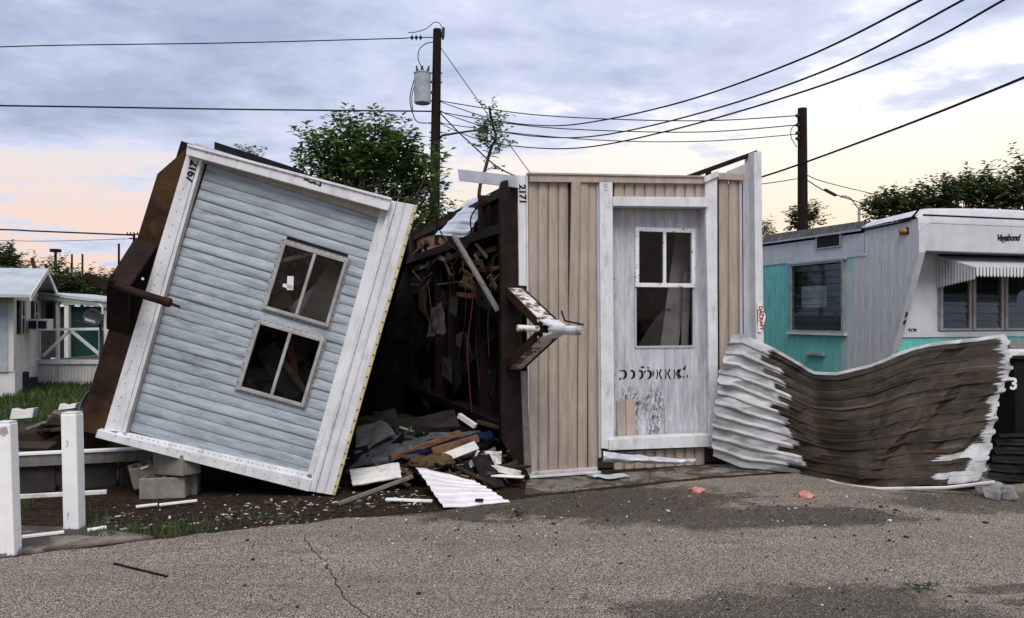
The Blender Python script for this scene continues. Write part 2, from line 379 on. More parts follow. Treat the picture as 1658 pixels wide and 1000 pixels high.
def ground_mat():
    b = NB('dirt_and_turf')
    n = b.noise(1.1, None, 8, 0.7); n2 = b.noise(14, None, 6, 0.7); n3 = b.noise(70, None, 3, 0.6)
    soil = b.mix(b.ss(n2, 0.3, 0.7), (0.014, 0.009, 0.006), (0.055, 0.036, 0.024))  # dark brown soil, tone also lowered for the shade behind the beam
    soil = b.mix(b.ss(n3, 0.58, 0.72, 0, 0.5), soil, (0.20, 0.17, 0.14))
    turf = b.mix(b.ss(n2, 0.3, 0.7), (0.030, 0.050, 0.014), (0.075, 0.105, 0.035))
    xyz = b.sep()
    t = b.math('ADD', xyz[1], b.math('MULTIPLY', n, 4.0))
    b.color(b.mix(b.ss(t, 12.4, 13.6), soil, turf)); b.rough(0.95); b.b.inputs['Specular IOR Level'].default_value = 0.05
    b.bump(b.math('ADD', n2, b.math('MULTIPLY', n3, 0.5)), 0.8, 0.04)
    return b.mat
def asphalt_mat():
    b = NB('worn_asphalt')
    cell = b.voronoi(140, None, 'Color'); sp = b.N('ShaderNodeSeparateColor'); b.L(cell, sp.inputs[0])
    dist = b.voronoi(140, None, 'Distance')
    big = b.noise(0.8, None, 6, 0.65); med = b.noise(6, None, 5, 0.65)
    stone = b.mix(b.ss(sp.outputs[0], 0.1, 0.95), (0.085, 0.071, 0.053), (0.55, 0.47, 0.37))
    stone = b.mix(b.ss(sp.outputs[1], 0.86, 0.93, 0, 0.75), stone, (0.66, 0.58, 0.48))
    stone = b.mix(b.ss(sp.outputs[2], 0.80, 0.92, 0, 0.5), stone, (0.20, 0.155, 0.115))
    c = b.mix(b.ss(dist, 0.42, 0.75), stone, (0.045, 0.04, 0.037))
    c = b.mix(b.ss(big, 0.35, 0.7, 0, 0.35), c, (0.115, 0.093, 0.073))
    c = b.mix(b.ss(b.noise(3.3, b.vec((0.5,1.6,1)), 7, 0.7), 0.52, 0.72, 0, 0.45), c, (0.075, 0.060, 0.048))
    c = b.mix(b.ss(b.noise(1.0, b.vec((0.22, 1.7, 1), off=(4,2,0)), 7, 0.65), 0.46, 0.66, 0, 0.26), c, (0.11, 0.092, 0.074))
    c = b.mix(b.ss(b.noise(1.0, b.vec((0.5, 2.6, 1), off=(1,7,0)), 7, 0.7), 0.55, 0.72, 0, 0.35), c, (0.36, 0.31, 0.26))
    # damp / soiled patches with outlines of their own
    xyz = b.sep()
    wob = b.math('MULTIPLY', b.math('SUBTRACT', b.noise(2.3, None, 9, 0.75), 0.5), 1.9)
    def patch(cx, cy, rx, ry, lo=0.75, hi=1.05, amt=0.85, tilt=0.0):
        dx = b.math('SUBTRACT', xyz[0], cx); dy = b.math('SUBTRACT', b.math('SUBTRACT', xyz[1], cy), b.math('MULTIPLY', dx, tilt))
        q = b.math('SQRT', b.math('ADD', b.math('POWER', b.math('DIVIDE', dx, rx), 2), b.math('POWER', b.math('DIVIDE', dy, ry), 2)))
        return b.ss(b.math('ADD', q, wob), lo, hi, amt, 0.0)
    s = patch(0.35, 7.35, 1.9, 0.80, tilt=0.10)
    for a in ((1.9, 6.75, 1.5, 0.42, 0.7, 1.05, 0.8, 0.05), (1.55, 4.30, 1.25, 0.75, 0.7, 1.1, 0.74, 0.1), (3.1, 5.0, 0.7, 0.10, 0.6, 1.0, 0.7, 0.15),
              (3.0, 4.75, 0.5, 0.07, 0.6, 1.0, 0.7, 0.1), (4.3, 7.3, 1.3, 0.5, 0.7, 1.1, 0.7), (-1.6, 7.6, 1.2, 0.55, 0.7, 1.1, 0.75, 0.1), (0.1, 4.1, 0.5, 0.12, 0.6, 1.0, 0.4)):
        s = b.math('MAXIMUM', s, patch(*a))
    s = b.math('MULTIPLY', s, b.ss(med, 0.25, 0.5, 0.75, 1.0))
    soilc = b.mix(b.ss(sp.outputs[0], 0.2, 0.95), (0.022, 0.0175, 0.0135), (0.070, 0.056, 0.043))
    soilc = b.mix(b.ss(sp.outputs[1], 0.965, 0.975, 0, 0.7), soilc, (0.4, 0.37, 0.34))
    c = b.mix(s, c, soilc)
    b.b.inputs['Specular IOR Level'].default_value = 0.15
    b.color(c); b.rough(b.math('SUBTRACT', 0.88, b.math('MULTIPLY', s, 0.1)))
    b.bump(b.math('ADD', b.math('MULTIPLY', b.math('SUBTRACT', 1.0, dist), 0.5), b.math('MULTIPLY', med, 0.8)), 0.7, 0.012)
    return b.mat
M['ground'] = ground_mat(); M['asphalt'] = asphalt_mat()

# ------------------------------------------------------------------ ground and road
gm = MB(); n = 60
gm.add([(-1500,-300,0),(1500,-300,0),(1500,2500,0),(-1500,2500,0)], [(0,1,2,3)])
tag(gm.build('ground', M['ground']), kind='structure')
edge = [(-420,950),(-200,915),(0,903),(100,891),(200,880),(270,872),(330,863),(400,857),(450,850),(500,846),(560,838),(620,836),(700,829),(770,818),(850,806),(920,798),(1000,791),(1060,785),(1150,775),(1230,769),(1290,765),(1400,760),(1700,748),(2600,735)]
ep = []
for i in range(len(edge) - 1):
    for k in range(6):
        t = k / 6; u = edge[i][0]*(1-t)+edge[i+1][0]*t; v = edge[i][1]*(1-t)+edge[i+1][1]*t
        g = G(u, v, 0.012); g.y += 0.05 * mnoise.noise(V(g.x*4, g.y*4, 0)) + 0.03 * mnoise.noise(V(g.x*13, 3, 0)); ep.append(g)
rm = MB()
vs = [(p.x, p.y, 0.012) for p in ep] + [(p.x * 1.0, -12.0, 0.012) for p in ep] + [(p.x, p.y + 0.015, -0.03) for p in ep]
k = len(ep)
rm.add(vs, [(i, i+1, k+i+1, k+i) for i in range(k-1)] + [(i+1, i, 2*k+i, 2*k+i+1) for i in range(k-1)])
road = tag(rm.build('asphalt_road', M['asphalt'], fix=False), kind='structure')
# crack in the asphalt
def crack(px, w0):
    pts = [G(u, v, 0.0155) for u, v in px]; q = []
    for i in range(len(pts)-1):
        for j in range(7):
            t = j/7; p = pts[i].lerp(pts[i+1], t); p.x += 0.022*mnoise.noise(V(p.y*9, i, 0)) + 0.012*mnoise.noise(V(p.y*31, 5, 0)); q.append(p)
    mb = MB(); vs = []
    for i, p in enumerate(q):
        w = w0 * (0.35 + 0.9*abs(mnoise.noise(V(i*0.7, 2, 0)))) * (1 if 0 < i < len(q)-1 else 0.2)
        vs += [(p.x - w, p.y, 0.0155), (p.x + w, p.y, 0.0155)]
    mb.add(vs, [(2*i, 2*i+1, 2*i+3, 2*i+2) for i in range(len(q)-1)])
    mb.build('crack', M['black'], road, fix=False)
crack([(492,868),(505,890),(525,908),(537,925),(545,945),(560,970),(585,990),(600,1003),(640,1030)], 0.006)
crack([(430,1000),(470,975),(520,962),(552,955)], 0.0025)
# concrete slab beside the two posts
sm = MB()
sp_ = [G(-160,925), G(20,900), G(160,882), G(250,872), G(150,858), G(36,855), G(-160,870)]
sm.prism([(p.x, p.y, -0.02) for p in sp_], (0, 0, 0.042))
tag(sm.build('pavement_slab', M['slab'], bevel=0.01), kind='structure')
# strip of cracked concrete in front of the beige home
sm = MB()
sp_ = [G(850,800), G(920,796), G(1010,786), G(1150,772), G(1270,764), G(1270,752), G(1150,752), G(960,770), G(850,776)]
sm.prism([(p.x + 0.06*mnoise.noise(p*3), p.y + 0.05*mnoise.noise(p*5), -0.02) for p in sp_], (0, 0, 0.027))
tag(sm.build('pavement_strip', M['slab'], bevel=0.008), kind='structure')

# ------------------------------------------------------------------ mobile home 2167, tipped and leaning
th = R(16.6); axis = V(-0.122, 0.9925, 0).normalized(); hx = V(axis.y, -axis.x, 0)
ex = hx * math.cos(th) + V(0,0,-1) * math.sin(th); ez = hx * math.sin(th) + V(0,0,1) * math.cos(th)
BR = G(512, 800); T1 = Frame(BR - ex * 2.02 + V(0,0,0.03), ex, axis, ez)
h1 = empty('mobile_home', None, 'pale blue mobile home tipped on its side and leaning, numbered 2167', 'mobile home', 'mobile homes thrown on their sides', T1.M)
a1 = lambda u, v, y=0.0: T1.xz(u, v, y)
def face(fr, name, mat, px, y0, y1, parent, bevel=0.004):
    mb = MB(); mb.prism([fr.xz(u, v, y0) for u, v in px], (0, y1 - y0, 0))
    return mb.build(name, mat, parent, bevel=bevel)
def rect(fr, px, y=0.0):
    q = [fr.xz(u, v, y) for u, v in px]
    xs = sorted(p.x for p in q); zs = sorted(p.z for p in q)
    return (xs[0]+xs[1])/2, (xs[2]+xs[3])/2, (zs[0]+zs[1])/2, (zs[2]+zs[3])/2
W1, H1, L1 = 2.02, 2.66, 5.6
wa = rect(T1, [(457,391),(562,419),(535,528),(428,502)]); wb = rect(T1, [(413,520),(526,545),(494,657),(389,632)])
x0 = a1(325,300).x; x1 = a1(612,360).x; z0 = a1(350,735).z; z1 = a1(470,292).z
x0 = (x0 + a1(205,690).x) / 2; x1 += 0.09
pitch = 0.0885; z = z0; i = 0
def course(xa, xb, za, p, lip):
    prof = [(-0.004, 0.0), (-0.0095-lip, 0.001), (-0.0125-lip, 0.10*p), (-0.0135-lip, 0.35*p), (-0.0120, 0.65*p), (-0.0080, 0.93*p), (-0.005, p+0.004)]
    mb = MB(); m_ = len(prof); segs = 6; vs = []
    for s in range(segs + 1):
        x = xa + (xb - xa) * s / segs
        for (y, zz) in prof:
            vs.append((x, y + 0.008 * mnoise.noise(V(x*2.2, za*3, 1)) + 0.005 * mnoise.noise(V(x*7, za*9, 1)), za + zz + 0.003 * mnoise.noise(V(x*1.5, za*3, 4))))
    mb.add(vs, [(s*m_+j, (s+1)*m_+j, (s+1)*m_+j+1, s*m_+j+1) for s in range(segs) for j in range(m_-1)])
    return mb
while z < z1 - 0.02:
    lip = 0.007 if i % 5 == 4 else 0.0
    cuts = []
    for w in (wa, wb):
        if z + pitch > w[2] + 0.02 and z < w[3] - 0.02: cuts.append((w[0] + 0.015, w[1] - 0.015))
    xa = x0
    for c in sorted(cuts):
        if c[0] > xa: course(xa, c[0], z, pitch, lip).build('siding_board', M['blue_siding'], h1, fix=False, smooth=True)
        xa = max(xa, c[1])
    course(xa, x1, z, pitch, lip).build('siding_board', M['blue_siding'], h1, fix=False, smooth=True)
    z += pitch; i += 1
# shell: floor (left), roof (right), top and bottom long walls, far end
def bx(lo, hi, name, mat, par, bevel=0.0):
    mb = MB(); mb.box(lo, hi); return mb.build(name, mat, par, bevel=bevel)
bx((0.0, 0.03, 0.02), (0.10, L1, H1), 'floor', M['underbelly'], h1)
bx((W1-0.05, 0.05, 0.0), (a1(664,332,-0.1).x, L1, H1+0.02), 'roof', M['black'], h1)
bx((0.1, 0.03, H1-0.09), (W1-0.05, L1, H1-0.02), 'side_wall', M['interior'], h1)
bx((0.1, 0.03, 0.03), (W1-0.05, L1, 0.10), 'side_wall', M['interior'], h1)
bx((0.1, L1-0.08, 0.1), (W1-0.05, L1-0.01, H1-0.09), 'end_wall', M['interior'], h1)
# sheathing behind the siding, around the openings
mb = MB(); zs = sorted([0.1, wb[2]+0.03, wb[3]-0.03, wa[2]+0.03, wa[3]-0.03, H1-0.09])
for za, zb in zip(zs[:-1], zs[1:]):
    zm = (za+zb)/2; xa = 0.1
    for w in (wb, wa):
        if w[2]+0.03 <= zm <= w[3]-0.03:
            mb.box((xa, 0.005, za), (w[0]+0.02, 0.035, zb)); xa = w[1]-0.02
    mb.box((xa, 0.005, za), (W1-0.06, 0.035, zb))
mb.build('sheathing', M['interior'], h1)
# trims
face(T1, 'corner_trim', M['white_trim'], [(302,249),(323,252),(196,699),(168,697)], -0.055, 0.02, h1)
face(T1, 'corner_bead', M['white_trim'], [(323.5,253),(329,254),(203,700),(196.5,699)], -0.075, 0.0, h1)
face(T1, 'corner_bead', M['tan_soffit'], [(329.3,254),(333,255),(207,701),(203.3,700)], -0.045, 0.0, h1)
face(T1, 'top_soffit', M['tan_soffit'], [(330,256),(622,338),(617,354),(330,263)], -0.045, 0.0, h1)
face(T1, 'top_rail', M['white_trim'], [(303,235),(634,322),(629,341),(301,250)], -0.15, 0.0, h1)
face(T1, 'top_cap', M['white_trim'], [(303,232),(634,320),(633.5,324),(303,236.5)], -0.165, 0.05, h1)
face(T1, 'bottom_flange', M['white_trim'], [(190,697),(508,768),(505,777),(187,705)], -0.05, 0.0, h1)
face(T1, 'bottom_rail', M['white_trim'], [(158,695),(187,703),(505,777),(500,796),(154,708)], -0.11, 0.0, h1)
# roof fascia: long strips standing at different depths
fasc = [(0.00, 0.16, -0.10, 'white_trim'), (0.16, 0.24, -0.135, 'white_trim'), (0.24, 0.52, -0.118, 'white_trim'), (0.52, 0.58, -0.128, 'white_trim'), (0.58, 0.90, -0.118, 'white_trim')]
def fq(t, top): return ((632 + 43*t, 324 + 8*t) if top else (500 + 42*t, 795 + 7*t))
for a, b_, y, mn in fasc:
    face(T1, 'fascia_strip', M[mn], [fq(a, 1), fq(b_, 1), fq(b_, 0), fq(a, 0)], y, 0.0, h1)
face(T1, 'fascia_return', M['white_trim'], [(618,332),(632,334),(502,786),(497,770)], -0.05, 0.0, h1)
face(T1, 'fascia_edge', M['cream_edge'], [fq(0.9, 1), fq(1.02, 1), fq(1.02, 0), fq(0.9, 0)], -0.13, 0.0, h1)
mb = MB()
for k in range(26):
    t = (k + 0.5) / 26; u = (1-t)*673.5 + t*540.5; v = (1-t)*336 + t*796; p = a1(u, v, -0.131)
    mb.obox(p, V(1,0,0), V(0,1,0), V(0,0,1), 0.006, 0.003, 0.006)
tag(mb.build('screw_row', M['black'], h1), kind='stuff')
mb = MB()
for (pa, pb, n_, y_) in (((200,702.5),(503,771),34,-0.052), ((312,254),(182,690),22,-0.057), ((310,240),(628,325),20,-0.152), ((640,340),(511,790),24,-0.138), ((180,703),(498,785),16,-0.112)):
    for k in range(n_):
        t = (k+0.5+rng.uniform(-.2,.2))/n_; p = a1(pa[0]*(1-t)+pb[0]*t, pa[1]*(1-t)+pb[1]*t, y_); mb.obox(p, V(1,0,0), V(0,1,0), V(0,0,1), 0.003, 0.003, 0.003)
tag(mb.build('trim_nails', M['dark_rust'], h1), kind='stuff')
# windows
def window(fr, par, w, yf, fw, mat, mull=0.5, glassmat='glass', nails=True):
    xa, xb, za, zb = w
    f = MB(); f.box((xa, yf, za), (xa+fw, 0.01, zb)); f.box((xb-fw, yf, za), (xb, 0.01, zb))
    f.box((xa+fw, yf+0.003, za), (xb-fw, 0.01, za+fw)); f.box((xa+fw, yf+0.003, zb-fw), (xb-fw, 0.01, zb))
    W = f.build('window', mat, par, bevel=0.003)
    fl = MB(); e = 0.02; y = -0.024
    fl.box((xa-e, y, za-e), (xa, y+0.01, zb+e)); fl.box((xb, y, za-e), (xb+e, y+0.01, zb+e)); fl.box((xa, y, za-e), (xb, y+0.01, za)); fl.box((xa, y, zb), (xb, y+0.01, zb+e))
    fl.build('frame_flange', mat, W)
    xm = xa + (xb-xa)*mull if mull else None
    if mull:
        m_ = MB(); m_.box((xm-0.014, yf+0.006, za+fw), (xm+0.014, -0.005, zb-fw)); m_.build('mullion', mat, W, bevel=0.003)
    for pa, pb in (((xa+fw-.01, xm-0.01), (xm+0.01, xb-fw+.01)) if mull else ((xa+fw-.01, xb-fw+.01),)):
        g = MB(); g.box((pa, -0.012, za+fw-.01), (pb, -0.007, zb-fw+.01)); g.build('pane', M[glassmat], W)
    if nails:
        nb = MB(); r_ = 0.0035
        for k in range(12):
            zz = za + (zb-za)*k/11
            for x in (xa-e*0.6, xb+e*0.6): nb.obox((x, y-0.001, zz), V(1,0,0), V(0,1,0), V(0,0,1), r_, 0.003, r_)
            xx = xa + (xb-xa)*k/11
            for zq in (za-e*0.6, zb+e*0.6): nb.obox((xx, y-0.001, zq), V(1,0,0), V(0,1,0), V(0,0,1), r_, 0.003, r_)
        tag(nb.build('nail_row', M['black'], W), kind='stuff')
    return W
window(T1, h1, wa, -0.05, 0.03, M['frame_metal']); window(T1, h1, wb, -0.05, 0.03, M['frame_metal'])
# what shows through the windows: a paper tag, a fallen panel, broken framing
mb = MB(); p = a1(470, 458, -0.014); mb.obox(p, (ex*0+V(0.97,0,0.25)), V(0,1,0), V(-0.25,0,0.97), 0.028, 0.002, 0.062); mb.obox(p + V(-0.012,0,-0.035), V(1,0,0), V(0,1,0), V(0,0,1), 0.045, 0.002, 0.016)
mb.build('paper_tag', M['paper'], h1)
for (u0,v0,u1,v1,y,w,m_) in [(508,524,556,436,0.10,0.30,'grey_board'),(478,512,530,470,0.2,0.22,'grey_trim'),(445,424,515,408,0.06,0.035,'white_board'),(462,398,540,428,0.09,0.035,'orange_wood'),(452,418,548,412,0.12,0.045,'red_wood'),(470,400,478,432,0.08,0.03,'orange_wood'),
        (482,398,502,430,0.07,0.03,'orange_wood'),(520,412,548,440,0.06,0.03,'orange_wood'),(447,438,500,404,0.10,0.03,'red_wood'),(506,415,556,438,0.1,0.03,'old_wood'),(500,430,530,412,0.08,0.025,'orange_wood'),(440,495,470,480,0.1,0.14,'brown_insul'),(432,470,485,450,0.25,0.10,'grey_board'),
        (430,560,480,640,0.25,0.20,'interior'),(470,560,480,620,0.2,0.06,'red_wood'),(500,540,450,600,0.4,0.25,'dark_concrete'),(400,610,470,600,0.3,0.12,'interior'),(455,580,500,640,0.2,0.05,'old_wood')]:
    mb = MB(); mb.plank(a1(u0, v0, y), a1(u1, v1, y+0.04), w, 0.015, (0,-1,0.2)); mb.build('broken_board', M[m_], h1)
# number and marks
tr = a1(309.5, 258, -0.057); end = a1(301, 292, -0.057)
text_mb('2167', 0.105, end - tr, V(1,0,0.02), tr, 0.0025, 0.0035, spacing=0.92).build('number', M['number_black'], h1)
for (u,v,w,hh,a) in [(496,290.5,.028,.006,0.1),(500,293,.02,.005,-.3),(506,295,.03,.007,0.15),(511,297,.012,.006,0.6),(516,299,.018,.006,-.5),(519,298,.008,.016,0.2)]:
    mb = MB(); p = a1(u, v, -0.153); mb.obox(p, V(math.cos(a),0,math.sin(a)), V(0,1,0), V(-math.sin(a),0,math.cos(a)), w*0.8, 0.003, hh); mb.build('faded_mark', M['number_black'], h1)
# dark panel behind the top rail
mb = MB(); mb.prism([a1(347,229,0.35), a1(492,276,0.35), a1(492,290,0.35), a1(347,250,0.35)], (0, 0.05, 0)); mb.build('roof_edge_board', M['black'], h1)
bx((0.1, 0.06, H1-0.02), (W1-0.06, L1, H1+0.02), 'side_siding', M['grey_trim'], h1)
# chassis under the floor (left in the picture)
mb = MB(); zt = a1(262,284,0.05).z
xL = (a1(303,252,-0.05).x + a1(172,690,-0.05).x)/2 - 0.003
mb.prism([(xL-0.215,-0.02,-0.02),(xL,-0.02,-0.02),(xL,-0.02,H1-0.06),(xL-0.03,-0.02,H1-0.03),(xL-0.215,-0.02,zt)], (0, 0.14, 0)); mb.build('front_crossmember', M['rust'], h1, bevel=0.006)
for zz in (0.55, H1-0.55):
    mb = MB(); mb.box((xL-0.2, 0.17, zz-0.05), (-0.005, L1, zz+0.05)); mb.build('chassis_rail', M['dark_rust'], h1)
for k in range(5):
    mb = MB(); yy = 0.9 + k*1.0; mb.box((xL-0.15, yy, 0.03), (-0.005, yy+0.06, H1-0.05)); mb.build('crossmember', M['dark_rust'], h1)
zu = a1(250,395,0).z; zl = a1(200,540,0).z; zm = (zu+zl)/2 + 0.0
ay = -0.34; xT0, xT1 = xL-0.235, xL-0.035
for zb_, s in ((zu, 1), (zl, -1)):
    mb = MB()
    mb.prism([(xT0, -0.02, zb_), (xT1, -0.02, zb_), (xT1-0.02, ay, zm + s*0.03), (xT0, ay, zm + s*0.03)], (0, 0, -s*0.055))
    mb.prism([(xT0, -0.02, zb_-s*0.06), (xT0+0.03, -0.02, zb_-s*0.06), (xT0+0.03, ay, zm-s*0.025), (xT0, ay, zm-s*0.025)], (0, 0, -s*0.05))
    mb.build('tongue_beam', M['dark_rust'], h1, bevel=0.005)
mb = MB(); mb.prism([(xT0+0.06,-0.02,zu-0.05),(xT0+0.06,-0.02,zl+0.05),(xT0+0.06,ay+0.03,zm-0.04),(xT0+0.06,ay+0.03,zm+0.04)], (0.02,0,0)); mb.build('tongue_plate', M['dark_rust'], h1)
jl = T1.hit(136,446,1,ay-0.02); jr = T1.hit(282,477,1,ay-0.04); jz = zm-0.02
mb = MB(); mb.tube([(xT1-0.12,ay-0.04,jz+0.012), (xT1,ay-0.04,jz+0.006), (jr.x-0.05,ay-0.04,jz), (jr.x,ay-0.04,jz)], [0.034,0.036,0.036,0.028], 10); jack = mb.build('jack_tube', M['dark_rust'], h1, smooth=False)
mb = MB(); mb.tube([(jr.x-0.06,ay-0.04,jz), (jr.x-0.01,ay-0.04,jz)], 0.041, 10); mb.build('jack_collar', M['rust'], jack)
mb = MB(); mb.tube([(jr.x,ay-0.04,jz-0.002), (jr.x+0.075,ay-0.04,jz-0.008)], 0.010, 8); mb.build('jack_rod', M['dark_rust'], jack)
mb = MB(); mb.prism([(jl.x,ay-0.03,jz+0.05),(xT0+0.02,ay-0.03,jz+0.04),(xT0+0.02,ay-0.03,jz-0.05),(jl.x+0.08,ay-0.03,jz-0.045),(jl.x+0.06,ay-0.03,jz-0.01),(jl.x,ay-0.03,jz-0.002)], (0,0.06,0)); mb.build('jack_foot', M['dark_rust'], h1, bevel=0.005)
mb = MB(); mb.tube([a1(231,451,-0.19), a1(231,451,-0.23)], 0.012, 8); mb.build('bolt', M['white_trim'], h1)

# ------------------------------------------------------------------ mobile home 2171, on its side
axis2 = V(-0.296, 0.955, 0).normalized(); e2 = V(axis2.y, -axis2.x, 0)
T2 = Frame(G(848,768), e2, axis2, (0,0,1))
h2 = empty('mobile_home', None, 'beige and white mobile home lying on its side, numbered 2171', 'mobile home', 'mobile homes thrown on their sides', T2.M)
a2 = lambda u, v, y=0.0: T2.xz(u, v, y)
L2 = 9.0; W2 = a2(1204,400).x; H2 = 3.06
# vertical siding courses
def vcourse(xa, p, za, zb, bend=None, rev=1):
    prof = [(0.0, 0.0), (0.006, -0.014), (0.25*p, -0.02), (0.6*p, -0.017), (p-0.008, -0.005), (p-0.004, 0.0)]
    m_ = len(prof); segs = 14 if bend else 5; vs = []; mb = MB()
    for s in range(segs+1):
        zz = za + (zb-za)*s/segs
        dx, dy = bend(zz) if bend else (0, 0)
        for (x, y) in prof:
            vs.append((xa + x + dx + 0.003*mnoise.noise(V(zz*1.3, xa*9, 2)), y + dy + 0.003*mnoise.noise(V(zz*2, xa*7, 8)), zz))
    mb.add(vs, [(s*m_+j, (s+1)*m_+j, (s+1)*m_+j+1, s*m_+j+1) for s in range(segs) for j in range(m_-1)])
    return mb
xs0 = a2(855,500).x; xs1 = a2(968,500).x; nb = 7; p2 = (xs1-xs0)/nb
zt2 = a2(900,293).z; zb2 = a2(900,766).z
for k in range(nb):
    bend = None
    if k == 4: bend = lambda zz: (0.012*math.sin((zz-1.5)*1.3) , -0.05*max(0, (zz-1.5)/1.4)**1.3 if zz > 1.5 else 0)
    if k == 5: bend = lambda zz: (0.008*math.sin((zz-1.5)*1.3), -0.02*max(0, (zz-1.7)/1.2))
    vcourse(xs0+k*p2, p2, zb2 + (0.01 if k else 0), zt2, bend).build('siding_board', M['beige_siding'], h2, fix=False, smooth=True)
xq0 = a2(994,305).x; xq1 = a2(1141,305).x; nq = 9; pq = (xq1-xq0)/nq
for k in range(nq):
    vcourse(xq0+k*pq, pq, a2(1060,322).z, a2(1060,292).z).build('siding_board', M['beige_siding'], h2, fix=False, smooth=True)
    vcourse(xq0+k*pq, pq, a2(1060,758).z, a2(1060,728).z).build('siding_board', M['beige_siding'], h2, fix=False, smooth=True)
xr0 = a2(1163,400).x; xr1 = a2(1196,400).x
for k in range(2):
    vcourse(xr0+k*(xr1-xr0)/2, (xr1-xr0)/2, 0.05, a2(1180,290).z).build('siding_board', M['beige_siding'], h2, fix=False, smooth=True)
# shell
RY = 0.13     # depth of the recessed white wall
wx0 = a2(1027,370,RY).x; wx1 = a2(1124,370,RY).x; wz1 = a2(1075,369,RY).z; wzm = a2(1075,462,RY).z; wz0 = a2(1075,562,RY).z
bx((0.03, 0.10, 0.03), (0.10, L2, H2-0.02), 'floor', M['underbelly'], h2)
bx((W2-0.06, 0.24, 0.0), (W2+0.02, L2, H2), 'roof', M['grey_trim'], h2)
bx((0.10, 0.24, 0.02), (W2-0.06, L2, 0.08), 'side_wall', M['interior'], h2)
bx((0.10, 0.03, H2-0.08), (W2-0.06, L2, H2-0.01), 'side_wall', M['grey_trim'], h2)
bx((0.10, L2-0.08, 0.08), (W2-0.06, L2, H2-0.08), 'end_wall', M['interior'], h2)
xn0 = a2(992,500).x; xn1 = a2(1150,500).x; zn0 = a2(1060,727).z; zn1 = a2(1060,320).z
mb = MB(); mb.box((0.06, 0.003, 0.02), (xn0-0.01, 0.10, H2-0.09)); mb.box((xn1+0.04, 0.003, 0.02), (W2-0.065, 0.2, H2-0.09)); mb.box((xn0-0.01, 0.003, zn1), (xn1+0.04, 0.10, H2-0.09)); mb.box((xn0-0.01, 0.003, 0.02), (xn1+0.04, 0.10, zn0))
mb.build('sheathing', M['interior'], h2)
# recessed weathered white wall with a window opening, of upright boards
def white_peel():
    b = NB('peeling_white_wall')
    n = b.noise(5, b.vec((3,1,0.5)), 7, 0.65)
    c = b.mix(b.ss(n, 0.3, 0.7), (0.34, 0.355, 0.39), (0.56, 0.575, 0.61))
    st = b.ss(b.noise(9, b.vec((5,1,0.35)), 6, 0.6), 0.55, 0.75, 0, 0.5)
    c = b.mix(st, c, (0.22, 0.215, 0.22))
    xyz = b.sep()
    # scuffed, scraped paint under the window and beside it
    lowm = b.math('MULTIPLY', b.ss(xyz[2], 0.22, 0.36), b.ss(xyz[2], 0.98, 0.70))
    xm = b.math('MULTIPLY', b.ss(xyz[0], 0.98, 1.10), b.ss(xyz[0], 1.82, 1.50))
    pk = b.ss(b.noise(36, b.vec((1,1,0.55)), 6, 0.75), 0.47, 0.53)
    pk = b.math('MULTIPLY', pk, b.ss(b.noise(4.5, b.vec((2,1,0.6)), 4, 0.6), 0.34, 0.56))
    c = b.mix(b.math('MULTIPLY', b.math('MULTIPLY', pk, 0.95), b.math('MULTIPLY', lowm, xm)), c, (0.03, 0.026, 0.028))
    sm_ = b.math('MULTIPLY', b.math('MULTIPLY', b.ss(b.noise(22, b.vec((1,1,0.4)), 5, 0.7), 0.60, 0.66), 0.85), b.ss(xyz[0], 1.16, 1.02))
    c = b.mix(sm_, c, (0.035, 0.032, 0.034))
    b.color(c); b.rough(0.6); b.bump(b.noise(60, None, 5), 0.15, 0.01); return b.mat
M['peel'] = white_peel()
def wall_board(xa, xb, za, zb):
    mb = MB(); mb.box((xa+0.001, RY, za), (xb-0.001, RY+0.03, zb)); mb.build('wall_board', M['peel'], h2, bevel=0.002)
bxs = [xn0-0.005] + [a2(u, 400, RY).x for u in (1013,)] + [wx0+0.01]
xs_all = [xn0-0.005, a2(1012,400,RY).x, wx0+0.012]
for xa, xb in zip(xs_all[:-1], xs_all[1:]): wall_board(xa, xb, zn0-0.01, zn1+0.01)
xs_r = [wx1-0.012, a2(1131,400,RY).x, a2(1139,400,RY).x, xn1+0.02]
for xa, xb in zip(xs_r[:-1], xs_r[1:]): wall_board(xa, xb, zn0-0.01, zn1+0.01)
nw = 6; pw = (wx1-wx0-0.024)/nw
for k in range(nw):
    xa = wx0+0.012+k*pw
    wall_board(xa, xa+pw, zn0-0.01, wz0+0.01); wall_board(xa, xa+pw, wz1-0.01, zn1+0.01)
# right inner return of the recess: stepped upright strips
for k, (ua, ub, ya, yb) in enumerate([(1141,1146,0.02,RY),(1146,1150,-0.01,RY),(1150,1157,-0.03,0.1),(1157,1162,-0.045,0.1)]):
    mb = MB(); mb.box((a2(ua,400,ya).x, ya, zn0-0.02), (a2(ub,400,ya).x-0.003, yb, a2(1150,288).z)); mb.build('jamb_strip', M['grey_trim'] if k % 2 else M['white_trim'], h2, bevel=0.003)
